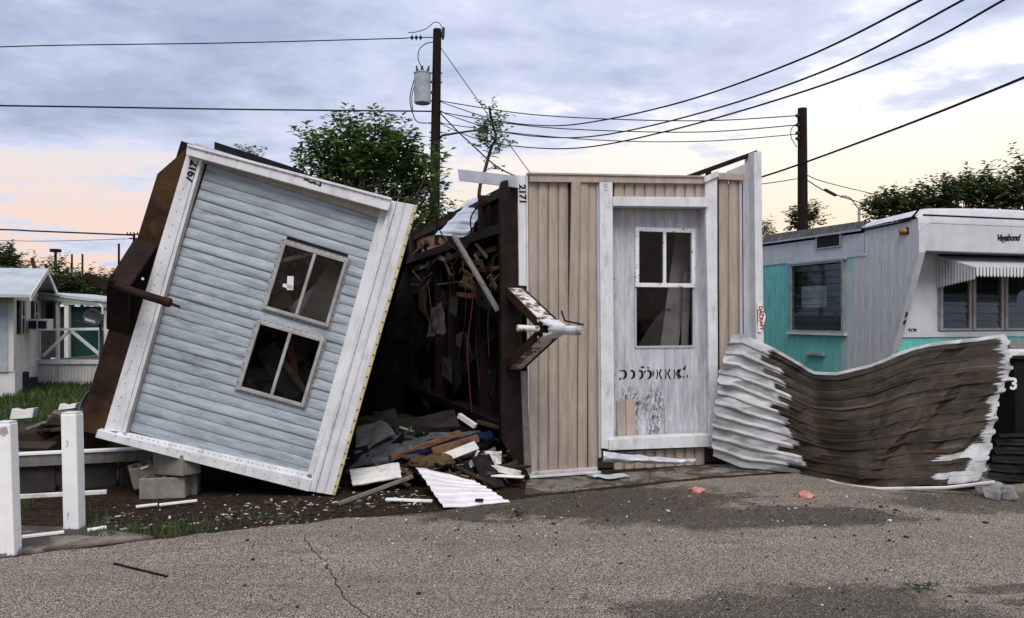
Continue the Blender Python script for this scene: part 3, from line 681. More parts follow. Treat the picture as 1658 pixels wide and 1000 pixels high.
# window of the recess: twin upper panes, single lower pane
f = MB(); fw = 0.045; yf = RY-0.03
f.box((wx0, yf, wzm-0.02), (wx0+fw, RY+0.02, wz1)); f.box((wx1-fw, yf, wzm-0.02), (wx1, RY+0.02, wz1)); f.box((wx0+fw, yf+0.004, wz1-fw), (wx1-fw, RY+0.02, wz1)); f.box((wx0+fw, yf+0.004, wzm-0.02), (wx1-fw, RY+0.02, wzm+0.025))
wn = f.build('window', M['peeling_frame'] if 'peeling_frame' in M else mk('peeling_white_window_frame', (0.72,0.73,0.74), 0.08, 6, (1,1,1), (0.10,0.09,0.085), 0.9, 14, (1,1,1), 0.57, 0.62, 0.6, 60, 0.5, rnd=0.02), h2, bevel=0.004)
wfm = wn.data.materials[0]
xm = a2(1075,400,RY).x
mb = MB(); mb.box((xm-0.018, yf+0.008, wzm+0.025), (xm+0.018, RY+0.015, wz1-fw)); mb.build('mullion', wfm, wn, bevel=0.003)
for pa, pb in ((wx0+fw-.01, xm-.01), (xm+.01, wx1-fw+.01)):
    mb = MB(); mb.box((pa, RY-0.006, wzm+0.015), (pb, RY-0.001, wz1-fw+.01)); mb.build('pane', M['glass'], wn)
mb = MB(); mb.box((wx0+0.02, RY+0.0, wz0+0.012), (wx1-0.02, RY+0.005, wzm-0.015)); mb.build('pane', M['glass'], wn)
mb = MB(); mb.box((wx0+0.002, RY-0.012, wz0), (wx0+0.022, RY+0.02, wzm-0.022)); mb.box((wx1-0.022, RY-0.012, wz0), (wx1-0.002, RY+0.02, wzm-0.022)); mb.box((wx0+0.022, RY-0.01, wz0-0.006), (wx1-0.022, RY+0.02, wz0+0.018)); mb.build('lower_sash', M['grey_trim'], wn)
# pale curtain and boards behind the lower pane
mb = MB(); mb.plank(a2(1083,562,0.3), a2(1108,380,0.5), 0.22, 0.02, (0,-1,0)); mb.build('leaning_board', M['white_board'], h2)
mb = MB(); mb.plank(a2(1108,565,0.25), a2(1112,440,0.3), 0.08, 0.02, (0,-1,0)); mb.build('leaning_board', M['white_board'], h2)
mb = MB(); arc = [a2(1034+52*t, 560-62*math.sin(t*1.5), 0.35) for t in [k/10 for k in range(11)]] + [a2(1086,562,0.35)]
mb.prism(arc, (0, 0.02, 0)); mb.build('fallen_panel', M['grey_board'], h2)
# surround of the recess
face(T2, 'surround_post', M['white_trim'], [(971,292),(992,292),(995,728),(974,726)], -0.06, 0.10, h2, 0.006)
face(T2, 'surround_post', M['grey_trim'], [(966,296),(971,296),(974,740),(970,742)], -0.03, 0.05, h2)
face(T2, 'surround_header', M['white_trim'], [(993,318),(1147,319),(1147,335),(993,333)], -0.085, 0.10, h2, 0.005)
face(T2, 'surround_sill', M['white_trim'], [(986,711),(1156,703),(1156,723),(986,729)], -0.085, 0.10, h2, 0.005)
face(T2, 'corner_board', M['white_trim'], [(1142,290),(1161,285),(1163,720),(1150,722)], -0.055, 0.0, h2)
face(T2, 'corner_board', M['rust'], [(1160,292),(1163.5,292),(1166,715),(1163,716)], -0.03, 0.0, h2, 0.002)
face(T2, 'patch_panel', M['beige_siding'], [(998.5,648),(1012.5,647),(1013.5,708),(1000,709)], RY-0.018, RY-0.006, h2, 0.002)
face(T2, 'patch_panel', M['beige_siding'], [(1013.2,647),(1029,646),(1030,707),(1014.2,708)], RY-0.022, RY-0.006, h2, 0.002)
# top trims
face(T2, 'top_trim', M['beige_siding'], [(858,281),(1141,286),(1141,297),(858,294)], -0.06, 0.02, h2)
face(T2, 'top_trim', M['tan_soffit'], [(856,278.5),(1142,284),(1142,287),(856,281.5)], -0.075, 0.02, h2, 0.002)
face(T2, 'top_trim', M['beige_siding'], [(1163,279),(1207,281),(1207,292),(1163,290)], -0.06, 0.02, h2)
face(T2, 'top_flashing', M['white_trim'], [(1140,287),(1163,276),(1164,285),(1141,295)], -0.08, 0.0, h2, 0.002)
# right end: corner channel and tall fascia
face(T2, 'corner_channel', M['grey_trim'], [(1197,290),(1201,290),(1203,600),(1199,600)], -0.03, 0.1, h2, 0.002)
face(T2, 'corner_channel', M['grey_trim'], [(1203,282),(1220,279),(1224,600),(1205,600)], 0.02, 0.12, h2, 0.003)
face(T2, 'fascia', M['white_trim'], [(1221,246),(1233,244),(1238,640),(1225,640)], -0.09, 0.10, h2, 0.004)
face(T2, 'fascia', M['grey_trim'], [(1206,640),(1237,640),(1238,735),(1208,735)], -0.02, 0.10, h2, 0.004)
face(T2, 'gusset', M['grey_trim'], [(1178,277),(1221,259),(1221,281),(1178,281)], 0.03, 0.05, h2, 0.002)
mb = MB(); mb.plank(a2(1113,287,0.06), a2(1224,247,0.06), 0.07, 0.05, (0,0,1)); mb.build('roof_edge_bar', M['dark_rust'], h2)
for u, v in ((1147,277),(1212,257)):
    mb = MB(); p = a2(u, v, 0.06); mb.plank(p + V(0,0,0.01), p + V(0,0,-0.06), 0.05, 0.04, (0,1,0)); mb.build('bar_bracket', M['rust'], h2)
# left edge of the face
face(T2, 'floor_trim', M['white_trim'], [(838.5,283),(851,283),(853,463),(840.5,462)], -0.05, 0.04, h2)
face(T2, 'floor_trim', M['grey_board'], [(843,600),(853,601),(861,768),(850,768)], -0.05, 0.04, h2)
face(T2, 'floor_bead', M['white_trim'], [(851.5,284),(854.5,284),(858,768),(856,768)], -0.03, 0.0, h2, 0.002)
face(T2, 'bottom_trim', M['white_board'], [(852,765),(968,757),(968,764),(856,770)], -0.05, 0.0, h2, 0.002)
t0 = a2(840.5, 298, -0.052); t1_ = a2(842, 334, -0.052)
text_mb('2171', 0.10, t1_ - t0, V(1,0,0), t0 + V(0.0,0,0), 0.0025, 0.0028, spacing=0.98).build('number', M['number_black'], h2)
t0 = a2(977.5, 295, -0.062)
fm = mk('faded_grey_number', (0.42,0.44,0.50), 0.1, 10, damt=0, bump=0, rnd=0)
text_mb('211', 0.062, V(0.02,0,-1), V(1,0,0), t0, 0.0015, 0.001, spacing=0.95).build('faded_number', fm, h2)
# half-scraped old lettering across the white wall
def stroke(polys):
    for poly in polys:
        mb = MB(); mb.prism([a2(u, v, RY-0.0035) for u, v in poly], (0, 0.003, 0)); mb.build('scraped_letter', M['number_black'], h2)
L_ = []
for u in (1007, 1020.5, 1034, 1047.5):
    L_.append([(u,599),(u+4,598.5),(u+7.5,601),(u+8.5,606),(u+7,611),(u+3,613.5),(u+0.5,613),(u+3.5,610),(u+4.5,606),(u+4,602),(u,600.5)])
L_ += [[(1043.5,600),(1046,600),(1045.5,603),(1043,604)], [(1003,612),(1006,611),(1006,614),(1003,615)], [(1003,599),(1006,598),(1006,600),(1003,601)]]
for u in (1063, 1077, 1091):
    L_.append([(u,598),(u+1.6,597.5),(u+2.4,604),(u+1.6,613),(u-0.2,613),(u+0.8,604)])
    L_.append([(u+3.2,604.5),(u+7,597),(u+9,597),(u+5.6,605),(u+9.5,613),(u+7.5,613.5)])
L_ += [[(1099,598),(1104,597),(1102,600),(1100,605),(1104,610),(1101,612),(1097.5,606)], [(1106,596),(1108,594),(1111,590),(1110,597),(1107,600)], [(1106,609),(1108,607),(1108,612),(1106,612)], [(1112,608),(1113.5,606),(1114,611),(1112,611)],
       [(1037,594),(1041,592),(1044,594),(1040,596)], [(1047,594),(1053,595),(1050,596.5)], [(1057,597),(1059,603),(1058,612),(1056.5,606)]]
stroke(L_)
# sign plate on the fascia
sg = face(T2, 'sign_plate', M['sticker'], [(1226.5,490),(1232,491),(1240,512),(1233,538),(1227.5,537)], -0.105, -0.093, h2, 0.0)
t0 = a2(1229.0, 495, -0.108); t1_ = a2(1230.6, 534, -0.108)
text_mb('DACRAFT', 0.062, t1_-t0, V(1,0,0.03), t0, 0.0015, 0.0016, spacing=0.94).build('lettering', M['red_print'], sg)
for u, v, s_ in ((1227.3,500,0.15),(1236.2,503,0.06)):
    mb = MB(); p = a2(u, v, -0.107); mb.box((p.x-0.004, p.y, p.z-s_), (p.x+0.004, p.y+0.002, p.z)); mb.build('small_print', M['number_black'], sg)
# chassis on the left
xc0 = a2(811,500,-0.02).x
mb = MB(); mb.prism([(xc0,-0.03,H2-0.16),(xc0+0.02,-0.03,H2-0.10),(-0.025,-0.03,H2-0.06),(-0.025,-0.03,0.03),(-0.06,-0.03,0.03),(xc0,-0.03,0.38)], (0,0.09,0)); mb.build('front_crossmember', M['dark_rust'], h2, bevel=0.006)
for zz in (0.45, H2-0.55):
    mb = MB(); mb.box((-0.19, 0.06, zz-0.05), (0.028, L2, zz+0.05)); mb.build('chassis_rail', M['dark_rust'], h2)
for k, yy in enumerate((1.3, 2.9, 3.7, 5.6, 7.2)):
    mb = MB(); mb.box((-0.12, yy, 0.05), (0.028, yy+0.05, H2-0.06)); mb.build('crossmember', M['dark_rust'], h2)
# tongue
za = a2(835,466,0).z; zc = a2(835,597,0).z; zmid = a2(835,530,0).z; xa_, xb_ = xc0+0.06, xc0+0.22; ay2 = -1.12
for zb_, s in ((za, 1), (zc, -1)):
    mb = MB()
    mb.prism([(xa_, -0.03, zb_), (xb_, -0.03, zb_), (xb_, ay2, zmid + s*0.045), (xa_, ay2, zmid + s*0.045)], (0,0,-s*0.012))
    mb.build('tongue_beam', M['peeling_hitch'], h2, bevel=0.003)
    mb = MB()
    mb.prism([(xa_-0.012, -0.03, zb_+s*0.01), (xa_, -0.03, zb_+s*0.01), (xa_, ay2, zmid+s*0.055), (xa_-0.012, ay2, zmid+s*0.055)], (0,0,-s*0.09))
    mb.prism([(xb_, -0.03, zb_+s*0.01), (xb_+0.012, -0.03, zb_+s*0.01), (xb_+0.012, ay2, zmid+s*0.055), (xb_, ay2, zmid+s*0.055)], (0,0,-s*0.09))
    mb.build('tongue_flange', M['rust'], h2)
mb = MB(); mb.prism([(xa_-0.02, ay2+0.1, zmid+0.085), (xb_+0.02, ay2+0.1, zmid+0.085), (xb_+0.005, ay2-0.16, zmid+0.03), (xb_-0.06, ay2-0.2, zmid+0.03), (xa_+0.05, ay2-0.16, zmid+0.03)], (0,0,-0.02))
mb.prism([(xa_-0.02, ay2+0.1, zmid-0.085), (xb_+0.02, ay2+0.1, zmid-0.085), (xb_+0.005, ay2-0.16, zmid-0.03), (xb_-0.06, ay2-0.2, zmid-0.03), (xa_+0.05, ay2-0.16, zmid-0.03)], (0,0,0.02)); mb.build('coupler_plate', M['white_trim'], h2)
mb = MB(); mb.tube([(xb_-0.09, ay2-0.05, zmid), (xb_-0.07, ay2-0.62, zmid-0.005)], [0.042, 0.038], 12); cp = mb.build('coupler', M['white_trim'], h2)
mb = MB(); mb.tube([(xb_-0.07, ay2-0.60, zmid-0.005), (xb_-0.068, ay2-0.70, zmid-0.008)], [0.040, 0.02], 12); mb.build('coupler_socket', M['frame_metal'], cp)
mb = MB(); mb.tube([(xb_-0.02, ay2-0.60, zmid+0.045), (xb_-0.06, ay2-0.28, zmid+0.075), (xb_-0.06, ay2-0.2, zmid+0.16)], 0.008, 6); mb.build('latch_handle', M['black'], cp)
mb = MB(); mb.tube([(xa_-0.22, ay2+0.05, zmid+0.01), (xa_+0.02, ay2+0.05, zmid)], [0.030, 0.026], 10); mb.build('jack_tube', M['peeling_hitch'], h2)
mb = MB(); mb.box((xa_-0.02, ay2+0.02, zmid-0.04), (xb_, ay2+0.08, zmid+0.045)); mb.build('jack_mount', M['black'], h2)
M['fresh_wood'] = mk('exposed_floor_wood', (0.36, 0.18, 0.08), 0.3, 9, (1, 1, 4), (0.09, 0.045, 0.025), 0.8, 4, (1,1,1), 0.45, 0.65, rnd=0.2)
# torn underside
def fx(u, v, x): return T2.hit(u, v, 0, x)
for k, u in enumerate((664, 684, 705, 727, 748)):
    pA, pB = fx(u, 388-(u-664)*0.18, -0.02), fx(u+19, 388-(u+19-664)*0.18, -0.02); pC, pD = fx(u+19, 432-(u+19-664)*0.22, -0.02), fx(u, 436-(u-664)*0.22, -0.02)
    mb = MB(); mb.prism([pA, pB, pC, pD], (0.03, 0, 0)); mb.build('floor_board', M['fresh_wood'], h2)
for u0,v0,u1,v1 in ((664,389,838,300),(662,438,770,408),(690,392,683,430)):
    mb = MB(); mb.plank(fx(u0,v0,-0.06), fx(u1,v1,-0.06), 0.08, 0.05, (1,0,0)); mb.build('joist', M['dark_wood'], h2)
for (u0,v0,u1,v1,w) in [(655,470,715,440,.3),(640,600,700,520,.35),(690,560,720,480,.25),(720,640,760,560,.4),(700,420,800,380,.12),(770,470,800,420,.1),(745,600,800,540,.08)]:
    mb = MB(); mb.plank(fx(u0,v0,-0.1), fx(u1,v1,-0.05), w, 0.012, (1,0.2,0)); mb.build('torn_sheet', M['interior'] if w > .2 else M['dark_wood'], h2)

r_u = random.Random(12)
for k in range(40):      # broken framing hanging out of the underside
    u = r_u.uniform(662, 800); v = 395 + (800-u)*0.35*r_u.random() + r_u.uniform(-20, 70); a = r_u.uniform(-1.3, 1.3); ln = r_u.uniform(12, 42)
    if v < 300 + (840-u)*0.5 + 18: v += 30
    mb = MB(); mb.plank(fx(u, v, -0.10-0.1*r_u.random()), fx(u+ln*math.cos(a), v+ln*math.sin(a), -0.04-0.12*r_u.random()), r_u.uniform(.02,.07), r_u.uniform(.008,.03), (1, r_u.uniform(-.5,.5), r_u.uniform(-.5,.5)))
    mb.build('broken_lath', M[r_u.choice(['dark_wood','old_wood','old_wood','orange_wood','brown_insul','fresh_wood'])], h2)
for k in range(9):
    u = r_u.uniform(690, 800); v0 = r_u.uniform(400, 470); v1 = v0 + r_u.uniform(60, 190); x_ = -0.12-0.15*r_u.random()
    mb = MB(); mb.tube(catmull([fx(u, v0, x_), fx(u+r_u.uniform(-6,6), (v0+v1)/2, x_), fx(u+r_u.uniform(-10,10), v1, x_)], 6), r_u.uniform(.003,.006), 5); mb.build('loose_strand', M[r_u.choice(['thin_wire','wire','brown_insul'])], h2)
for k in range(8):
    u = r_u.uniform(640, 790); v = r_u.uniform(450, 640); w_ = r_u.uniform(8, 20); hh = r_u.uniform(15, 50)
    pts = [fx(u, v, -0.15), fx(u+w_, v+r_u.uniform(-6,6), -0.1), fx(u+w_*r_u.uniform(.6,1.1), v+hh, -0.2), fx(u+w_*.4, v+hh*r_u.uniform(.7,1.2), -0.18), fx(u-w_*.1, v+hh*.7, -0.2)]
    mb = MB(); mb.prism(pts, (0.006, 0.004, 0)); mb.build('torn_flap', M[r_u.choice(['interior','dark_concrete','underbelly','dark_wood'])], h2)

# ------------------------------------------------------------------ teal trailer 2175, still standing
pc = P(1488, 341, 10.9)
T3 = Frame((pc.x, pc.y, 0), e2, axis2, (0,0,1))
h3 = empty('trailer', None, 'teal and white trailer still standing upright, numbered 2175, with scalloped awning', 'trailer', None, T3.M)
s3 = lambda u, v, x=0.0: T3.hit(u, v, 0, x)
f3 = lambda u, v, y=0.0: T3.hit(u, v, 1, y)
L3, W3 = 11.0, 3.0
ztop = 2.90
zband = s3(1330, 420).z                      # bottom of the white band
zlow = 0.35
def paint_mat():
    b = NB('teal_paint_worn_to_grey')
    xyz = b.sep()
    n = b.noise(5, b.vec((1,7,0.7)), 7, 0.65); n2 = b.noise(2.2, None, 6, 0.6)
    teal = b.mix(b.ss(n, 0.3, 0.7), (0.10, 0.41, 0.385), (0.21, 0.60, 0.555))
    grey = b.mix(b.ss(n, 0.3, 0.7), (0.46, 0.455, 0.455), (0.65, 0.645, 0.65))
    e = b.math('ADD', b.math('ADD', xyz[1], b.math('MULTIPLY', b.math('SUBTRACT', n2, 0.5), 0.7)), b.math('MULTIPLY', b.math('SUBTRACT', n, 0.5), 0.9))
    e = b.math('ADD', e, b.math('MULTIPLY', xyz[2], 0.10))
    c = b.mix(b.ss(e, 1.38, 1.75), grey, teal)
    c = b.mix(b.ss(b.noise(120, None, 2), 0.5, 0.8, 0, 0.3), c, (0.12, 0.13, 0.14))
    b.color(c); b.rough(0.5)
    w = b.N('ShaderNodeTexWave'); w.inputs['Scale'].default_value = 2.2; w.bands_direction = 'Y'; w.inputs['Distortion'].default_value = 0.0
    b.L(b.tc.outputs['Object'], w.inputs[0]); b.bump(w.outputs[1], 0.25, 0.01); return b.mat
M['teal_worn'] = paint_mat()
def fy(z):   # front profile: header stands forward, lower front slopes back
    if z > 2.42: return 0.0
    return min(0.50, (2.42 - z) * 0.36)
# side: upright panels below, white band above
seams = [fy(1.5)+0.06, 1.02, 1.9, 2.85, 3.8, 5.0, 6.2, 7.4, 8.6, 9.8, L3]
swy0 = s3(1368, 480).y; swy1 = s3(1280, 480).y; swz0 = s3(1325, 538).z; swz1 = s3(1325, 424).z
for k, (ya, yb) in enumerate(zip(seams[:-1], seams[1:])):
    mb = MB()
    if k == 0:
        mb.prism([(0.0, 0.50, 1.1), (0.0, yb-0.003, 1.1), (0.0, yb-0.003, 2.42), (0.0, 0.05, 2.42)], (0.03, 0, 0)); mb.box((0.0, 0.50, zlow), (0.03, yb-0.003, 1.1)); mb.box((0.0, 0.05, 2.42), (0.03, yb-0.003, ztop-0.05))
    else:
        a, b_ = max(ya, swy0), min(yb, swy1)
        if b_ > a:
            if a > ya: mb.box((0, ya+0.003, zlow), (0.03, a, zband))
            mb.box((0, a, zlow), (0.03, b_, swz0)); mb.box((0, a, swz1), (0.03, b_, zband))
            if yb > b_: mb.box((0, b_, zlow), (0.03, yb-0.003, zband))
        else: mb.box((0, ya+0.003, zlow), (0.03, yb-0.003, zband))
    mb.build('side_panel', M['teal_worn'], h3)
mb = MB(); mb.box((-0.012, seams[1]-0.05, zband-0.005), (0.032, L3, 2.76)); mb.build('upper_band', M['trailer_white'], h3)
mb = MB()
for k in range(11): mb.obox((-0.014, seams[1]-0.03, zband+0.05+k*0.04), V(1,0,0), V(0,1,0), V(0,0,1), 0.003, 0.006, 0.006)
tag(mb.build('rivet_row', M['black'], h3), kind='stuff')
# roof: rough tarred edge behind, smooth rounded nose in front
zr = lambda y: ztop + 0.02 - 0.008*y
rA, rB = s3(1414,369,-0.03), s3(1237,394,-0.03); rC, rD = s3(1420,353,-0.03), s3(1237,380,-0.03)
sl_b = (rB.z-rA.z)/(rB.y-rA.y); sl_t = (rD.z-rC.z)/(rD.y-rC.y)
zbA, zbB = rA.z+sl_b*(1.05-rA.y), rA.z+sl_b*(L3-rA.y); ztA, ztB = rC.z+sl_t*(1.05-rC.y), rC.z+sl_t*(L3-rC.y)
mb = MB(); mb.prism([(-0.03, 1.05, zbA), (-0.03, L3, zbB), (0.02, L3, ztB), (0.02, 1.05, ztA)], (0.05, 0, 0)); mb.prism([(0.02,1.05,ztA-0.06),(0.02,L3,ztB-0.06),(0.02,L3,ztB),(0.02,1.05,ztA)], (W3,0,0)); mb.build('roof_edge', M['roof_rough'], h3)
mb = MB(); mb.plank((-0.037, 1.05, zbA), (-0.037, L3, zbB), 0.03, 0.025); mb.build('drip_rail', M['grey_trim'], h3)
arc = [(0.0, 0.08, 2.84)]
mb = MB(); prof = [(1.07, 2.93), (0.5, 2.965), (0.14, 2.985), (0.04, 2.98), (0.0, 2.955), (-0.005, 2.80)]
for xx0, xx1 in ((-0.015, W3),):
    vs = []; xs_ = [xx0, xx0+0.05, xx0+0.2] + [xx0 + 0.2 + (xx1-xx0-0.4)*k/6 for k in range(1,7)] + [xx1-0.05, xx1]
    for x in xs_:
        d = min(x-xx0, xx1-x); drop = 0.10*max(0, 1-d/0.2)**2; crown = 0.045*math.sin(math.pi*(x-xx0)/(xx1-xx0))
        for (y, zz) in prof: vs.append((x, y, zz - drop + (crown if zz > 2.9 else 0)))
    m_ = len(prof); mb.add(vs, [(i*m_+j, (i+1)*m_+j, (i+1)*m_+j+1, i*m_+j+1) for i in range(len(xs_)-1) for j in range(m_-1)])
mb.build('roof_nose', M['trailer_white'], h3, fix=False, smooth=True)
mb = MB(); mb.tube([(-0.02, 1.07, 2.80), (-0.02, 0.35, 2.83), (-0.022, 0.16, 2.84), (-0.022, 0.06, 2.90), (-0.01, 0.0, 2.96)], 0.013, 6); mb.build('roof_gasket', M['black'], h3)
# front header, sloping corner post, recessed front
zh = f3(1570, 408, 0.0).z
mb = MB(); mb.box((0.0, 0.0, zh), (W3, 0.06, 2.87)); mb.build('front_header', M['trailer_white'], h3, bevel=0.01)
mb = MB(); zz = f3(1570,352,-0.004).z; mb.box((0.06, -0.006, zz), (W3, 0.0, zz+0.02)); mb.build('header_groove', M['black'], h3)
mb = MB(); mb.box((0.035, 0.062, zh), (W3-0.035, 0.438, zh+0.02)); mb.build('header_soffit', M['grey_trim'], h3)
mb = MB(); mb.box((-0.004,-0.004,2.42),(0.096,0.06,2.80)); mb.prism([(-0.004,-0.004,2.42),(-0.004,0.47,1.10),(-0.004,0.56,1.10),(-0.004,0.06,2.42)], (0.10,0,0)); mb.box((-0.004,0.47,0.4),(0.096,0.56,1.10)); mb.build('corner_post', M['trailer_white'], h3)
YF = 0.44
xw0 = f3(1518, 470, YF).x; zsill = f3(1560, 535, YF).z; ztl = f3(1560, 545, YF).z
mb = MB(); mb.box((0.035, YF, zsill-0.01), (xw0-0.002, YF+0.03, zh)); mb.build('front_panel', M['trailer_white'], h3)
mb = MB(); mb.box((0.036, YF-0.012, ztl), (W3-0.036, YF+0.03, zsill-0.012)); mb.build('sill_band', M['trailer_white'], h3)
for k in range(12):
    xa = 0.06 + k*0.245
    mb = MB(); mb.box((xa, YF+0.005, 0.35), (xa+0.242, YF+0.03, ztl-0.002)); mb.build('front_board', M['teal'], h3)
for fr_ in ((W3-0.03, YF, 0.35, W3, L3, ztop-0.1), (0.03, L3-0.03, 0.35, W3-0.03, L3, ztop-0.1)):
    mb = MB(); mb.box(fr_[:3], fr_[3:]); mb.build('far_wall', M['trailer_white'], h3)
mb = MB(); mb.box((0.03, 0.6, 0.35), (W3-0.03, L3-0.03, 0.42)); mb.build('floor', M['interior'], h3)
mb = MB(); mb.box((0.06, 0.75, 0.0), (W3-0.06, L3-0.2, 0.349)); mb.build('skirting', M['grey_trim'], h3)
# louvred windows
mb = MB(); mb.box((0.75, 1.3, 0.42), (0.80, L3-0.1, 2.70)); mb.build('added_dark_partition', M['black'], h3)  # black partition added to darken the view through the side windows
mb = MB(); mb.box((0.05, 1.2, 0.42), (W3-0.05, 1.25, 2.70)); mb.build('added_dark_partition', M['black'], h3)  # black partition added to darken the view through the front windows
def jalousie(par, lo, hi, axis_i, out, nl, name='window'):
    """lo/hi: opening corners; axis_i 0 = spans x (front), 1 = spans y (side); out = outward sign vector"""
    f = MB(); t = 0.05; d = 0.03
    def bb(a0, a1, z0_, z1_, dd=d):
        if axis_i == 1: return ((-dd, a0, z0_), (0.035, a1, z1_))
        return ((a0, YF-dd, z0_), (a1, YF+0.035, z1_))
    a0, a1, z0_, z1_ = lo[0], hi[0], lo[1], hi[1]
    f.box(*bb(a0, a0+t, z0_, z1_)); f.box(*bb(a1-t, a1, z0_, z1_)); f.box(*bb(a0+t, a1-t, z0_, z0_+t*0.6, d*0.9)); f.box(*bb(a0+t, a1-t, z1_-t*0.6, z1_, d*0.9))
    W = f.build(name, M['frame_metal'], par, bevel=0.003)
    hgt = (z1_-z0_-t*1.2)/nl
    for k in range(nl):
        zz = z0_+t*0.6+k*hgt; g = MB()
        if axis_i == 1: g.prism([(-0.018, a0+t, zz), (-0.018, a1-t, zz), (0.006, a1-t, zz+hgt*1.04), (0.006, a0+t, zz+hgt*1.04)], (0.004, 0, 0))
        else: g.prism([(a0+t, YF-0.018, zz), (a1-t, YF-0.018, zz), (a1-t, YF+0.006, zz+hgt*1.04), (a0+t, YF+0.006, zz+hgt*1.04)], (0, 0.004, 0))
        g.build('louvre', M['dark_glass'], W)
    return W
jw = jalousie(h3, (swy0, swz0), (swy1, swz1), 1, None, 10)
mb = MB(); mb.box((-0.05, swy0-0.05, swz0-0.035), (0.0, swy1+0.05, swz0-0.002)); mb.build('sill', M['white_trim'], jw)
mb = MB(); mb.box((-0.035, swy0-0.05, swz1), (0.0, swy1+0.05, swz1+0.03)); mb.build('head_trim', M['grey_trim'], jw)
q0 = s3(1341, 497, 0.045); q1 = s3(1301, 464, 0.045)
mb = MB(); mb.box((0.012, q0.y, q0.z), (0.016, q1.y, q1.z)); mb.build('notice', M['green_paper'], jw)
q0 = s3(1365, 399); q1 = s3(1323, 382)
mb = MB(); mb.box((-0.03, q0.y, q0.z), (-0.013, q1.y, q0.z+0.02)); mb.box((-0.03, q0.y, q1.z-0.02), (-0.013, q1.y, q1.z)); mb.box((-0.03, q0.y, q0.z+.02), (-0.013, q0.y+0.05, q1.z-.02)); mb.box((-0.03, q1.y-0.03, q0.z+.02), (-0.013, q1.y, q1.z-.02)); vn = mb.build('vent', M['frame_metal'], h3)
mb = MB(); mb.box((-0.02, q0.y+0.05, q0.z+0.02), (-0.0135, q1.y-0.03, q1.z-0.02)); mb.build('vent_flap', M['shutter'], vn)
for k in range(3):
    xa = xw0 + 0.02 + k*0.56
    jalousie(h3, (xa, zsill), (xa+0.54, zh-0.02), 0, None, 9)
mb = MB(); mb.box((xw0, YF-0.01, zsill-0.01), (xw0+0.018, YF+0.03, zh)); mb.box((xw0+1.72, YF-0.01, zsill-0.01), (W3-0.04, YF+0.03, zh)); mb.build('window_post', M['frame_metal'], h3)
mb = MB(); mb.box((0.04, 1.0, 0.5), (0.05, 9, 2.5)); mb.build('inner_wall', M['black'], h3) if False else None
# lamp, lettering
p = s3(1463, 374, -0.02); mb = MB(); mb.tube([p+V(0,0.07,0.0), p+V(0,0.05,0.0), p+V(-0.015,0,0), p+V(0,-0.05,0), p+V(0,-0.06,0)], [0.008,0.035,0.045,0.03,0.008], 10); ml = mb.build('marker_lamp', M['amber'], h3, smooth=True)
mb = MB(); mb.box((-0.012, p.y-0.075, p.z-0.045), (-0.0, p.y+0.085, p.z+0.045)); mb.build('lamp_base', M['dark_rust'], ml, bevel=0.01)
t0 = f3(1613, 389, -0.004); text_mb('Vagabond', 0.115, V(1,0,0.03), V(0,0,1), t0, 0.004, 0.003, 0.35, 0.85).build('script_lettering', M['shutter'], h3)
t0 = f3(1470, 539, YF-0.004); text_mb('2175', 0.085, V(1,0,0), V(0,0,1), t0, 0.002, 0.002, spacing=0.85).build('number', M['number_black'], h3)
for ch, u, v in (('3', 1460, 506), ('4', 1458, 518)):
    y_ = 0.36; q = f3(u, v, y_); text_mb(ch, 0.09, V(1,0,0), V(0,0,1), q + V(0,0,0), 0.002, 0.003).build('number', M['number_black'], h3) if False else None
def on_post(z): return 0.47 - (z - 1.10) * (0.474/1.30)
for ch, z_ in (('3', 1.60), ('4', 1.50)):
    text_mb(ch, 0.085, V(1,0,0), V(0,-0.34,0.94), V(0.03, on_post(z_)-0.006, z_), 0.002, 0.003).build('number', M['number_black'], h3)
q = s3(1320, 573, -0.03); mb = MB(); mb.plank(q+V(0,0.22,0.0), q+V(0,-0.2,0), 0.05, 0.04); mb.build('hinge_bar', M['frame_metal'], h3)
# awning
xA, xB = xw0-0.03, W3-0.1; zA = zh-0.02; yo = T3.hit(1580,432,0,xA).y; zo = T3.hit(1580,432,0,xA).z; wb0 = T3.hit(1524,466,0,xA); wb1 = T3.hit(1580,452,0,xA)
aw = MB()
vs = []; nx = 90
for i in range(nx+1):
    x = xA + (xB-xA)*i/nx; r_ = 0.006*(1 if i % 2 else -1)
    vs += [(x, YF-0.01, zA+r_), (x, yo, zo+r_)]
aw.add(vs, [(2*i, 2*i+1, 2*i+3, 2*i+2) for i in range(nx)])
awn = aw.build('awning', M['grey_trim'], h3, fix=False)
strip = None
ns = 40
for k in range(ns):
    x = xA + 0.008 + (xB-xA)*k/ns; w = 0.038
    if strip is None:
        poly = [(0,0,0.0),(w,0,0.0),(w,0,-0.105),(w*0.8,0,-0.122),(w*0.5,0,-0.13),(w*0.2,0,-0.122),(0,0,-0.105)]
        mb = MB(); mb.prism(poly, (0,0.006,0)); strip = mb.build('fringe_strip', M['white_trim'], awn); strip.location = (x, yo-0.004, zo+0.005)
    else:
        c = strip.copy(); col.objects.link(c); c.parent = awn; c.location = (x, yo-0.004, zo+0.005)
nsw = 13
for k in range(nsw):
    t = k/nsw; y = YF-0.02 + (yo-YF+0.02)*t; zt_ = zA + (zo-zA)*t; zb_ = wb0.z + (wb1.z-wb0.z)*t; w = abs(yo-YF)/nsw*0.66
    mb = MB(); mb.prism([(xA,y,zt_),(xA,y-w,zt_-0.01),(xA,y-w,zb_+0.02),(xA,y-w*0.5,zb_),(xA,y,zb_+0.02)], (0.006,0,0)); mb.build('wing_strip', M['white_trim'], awn)

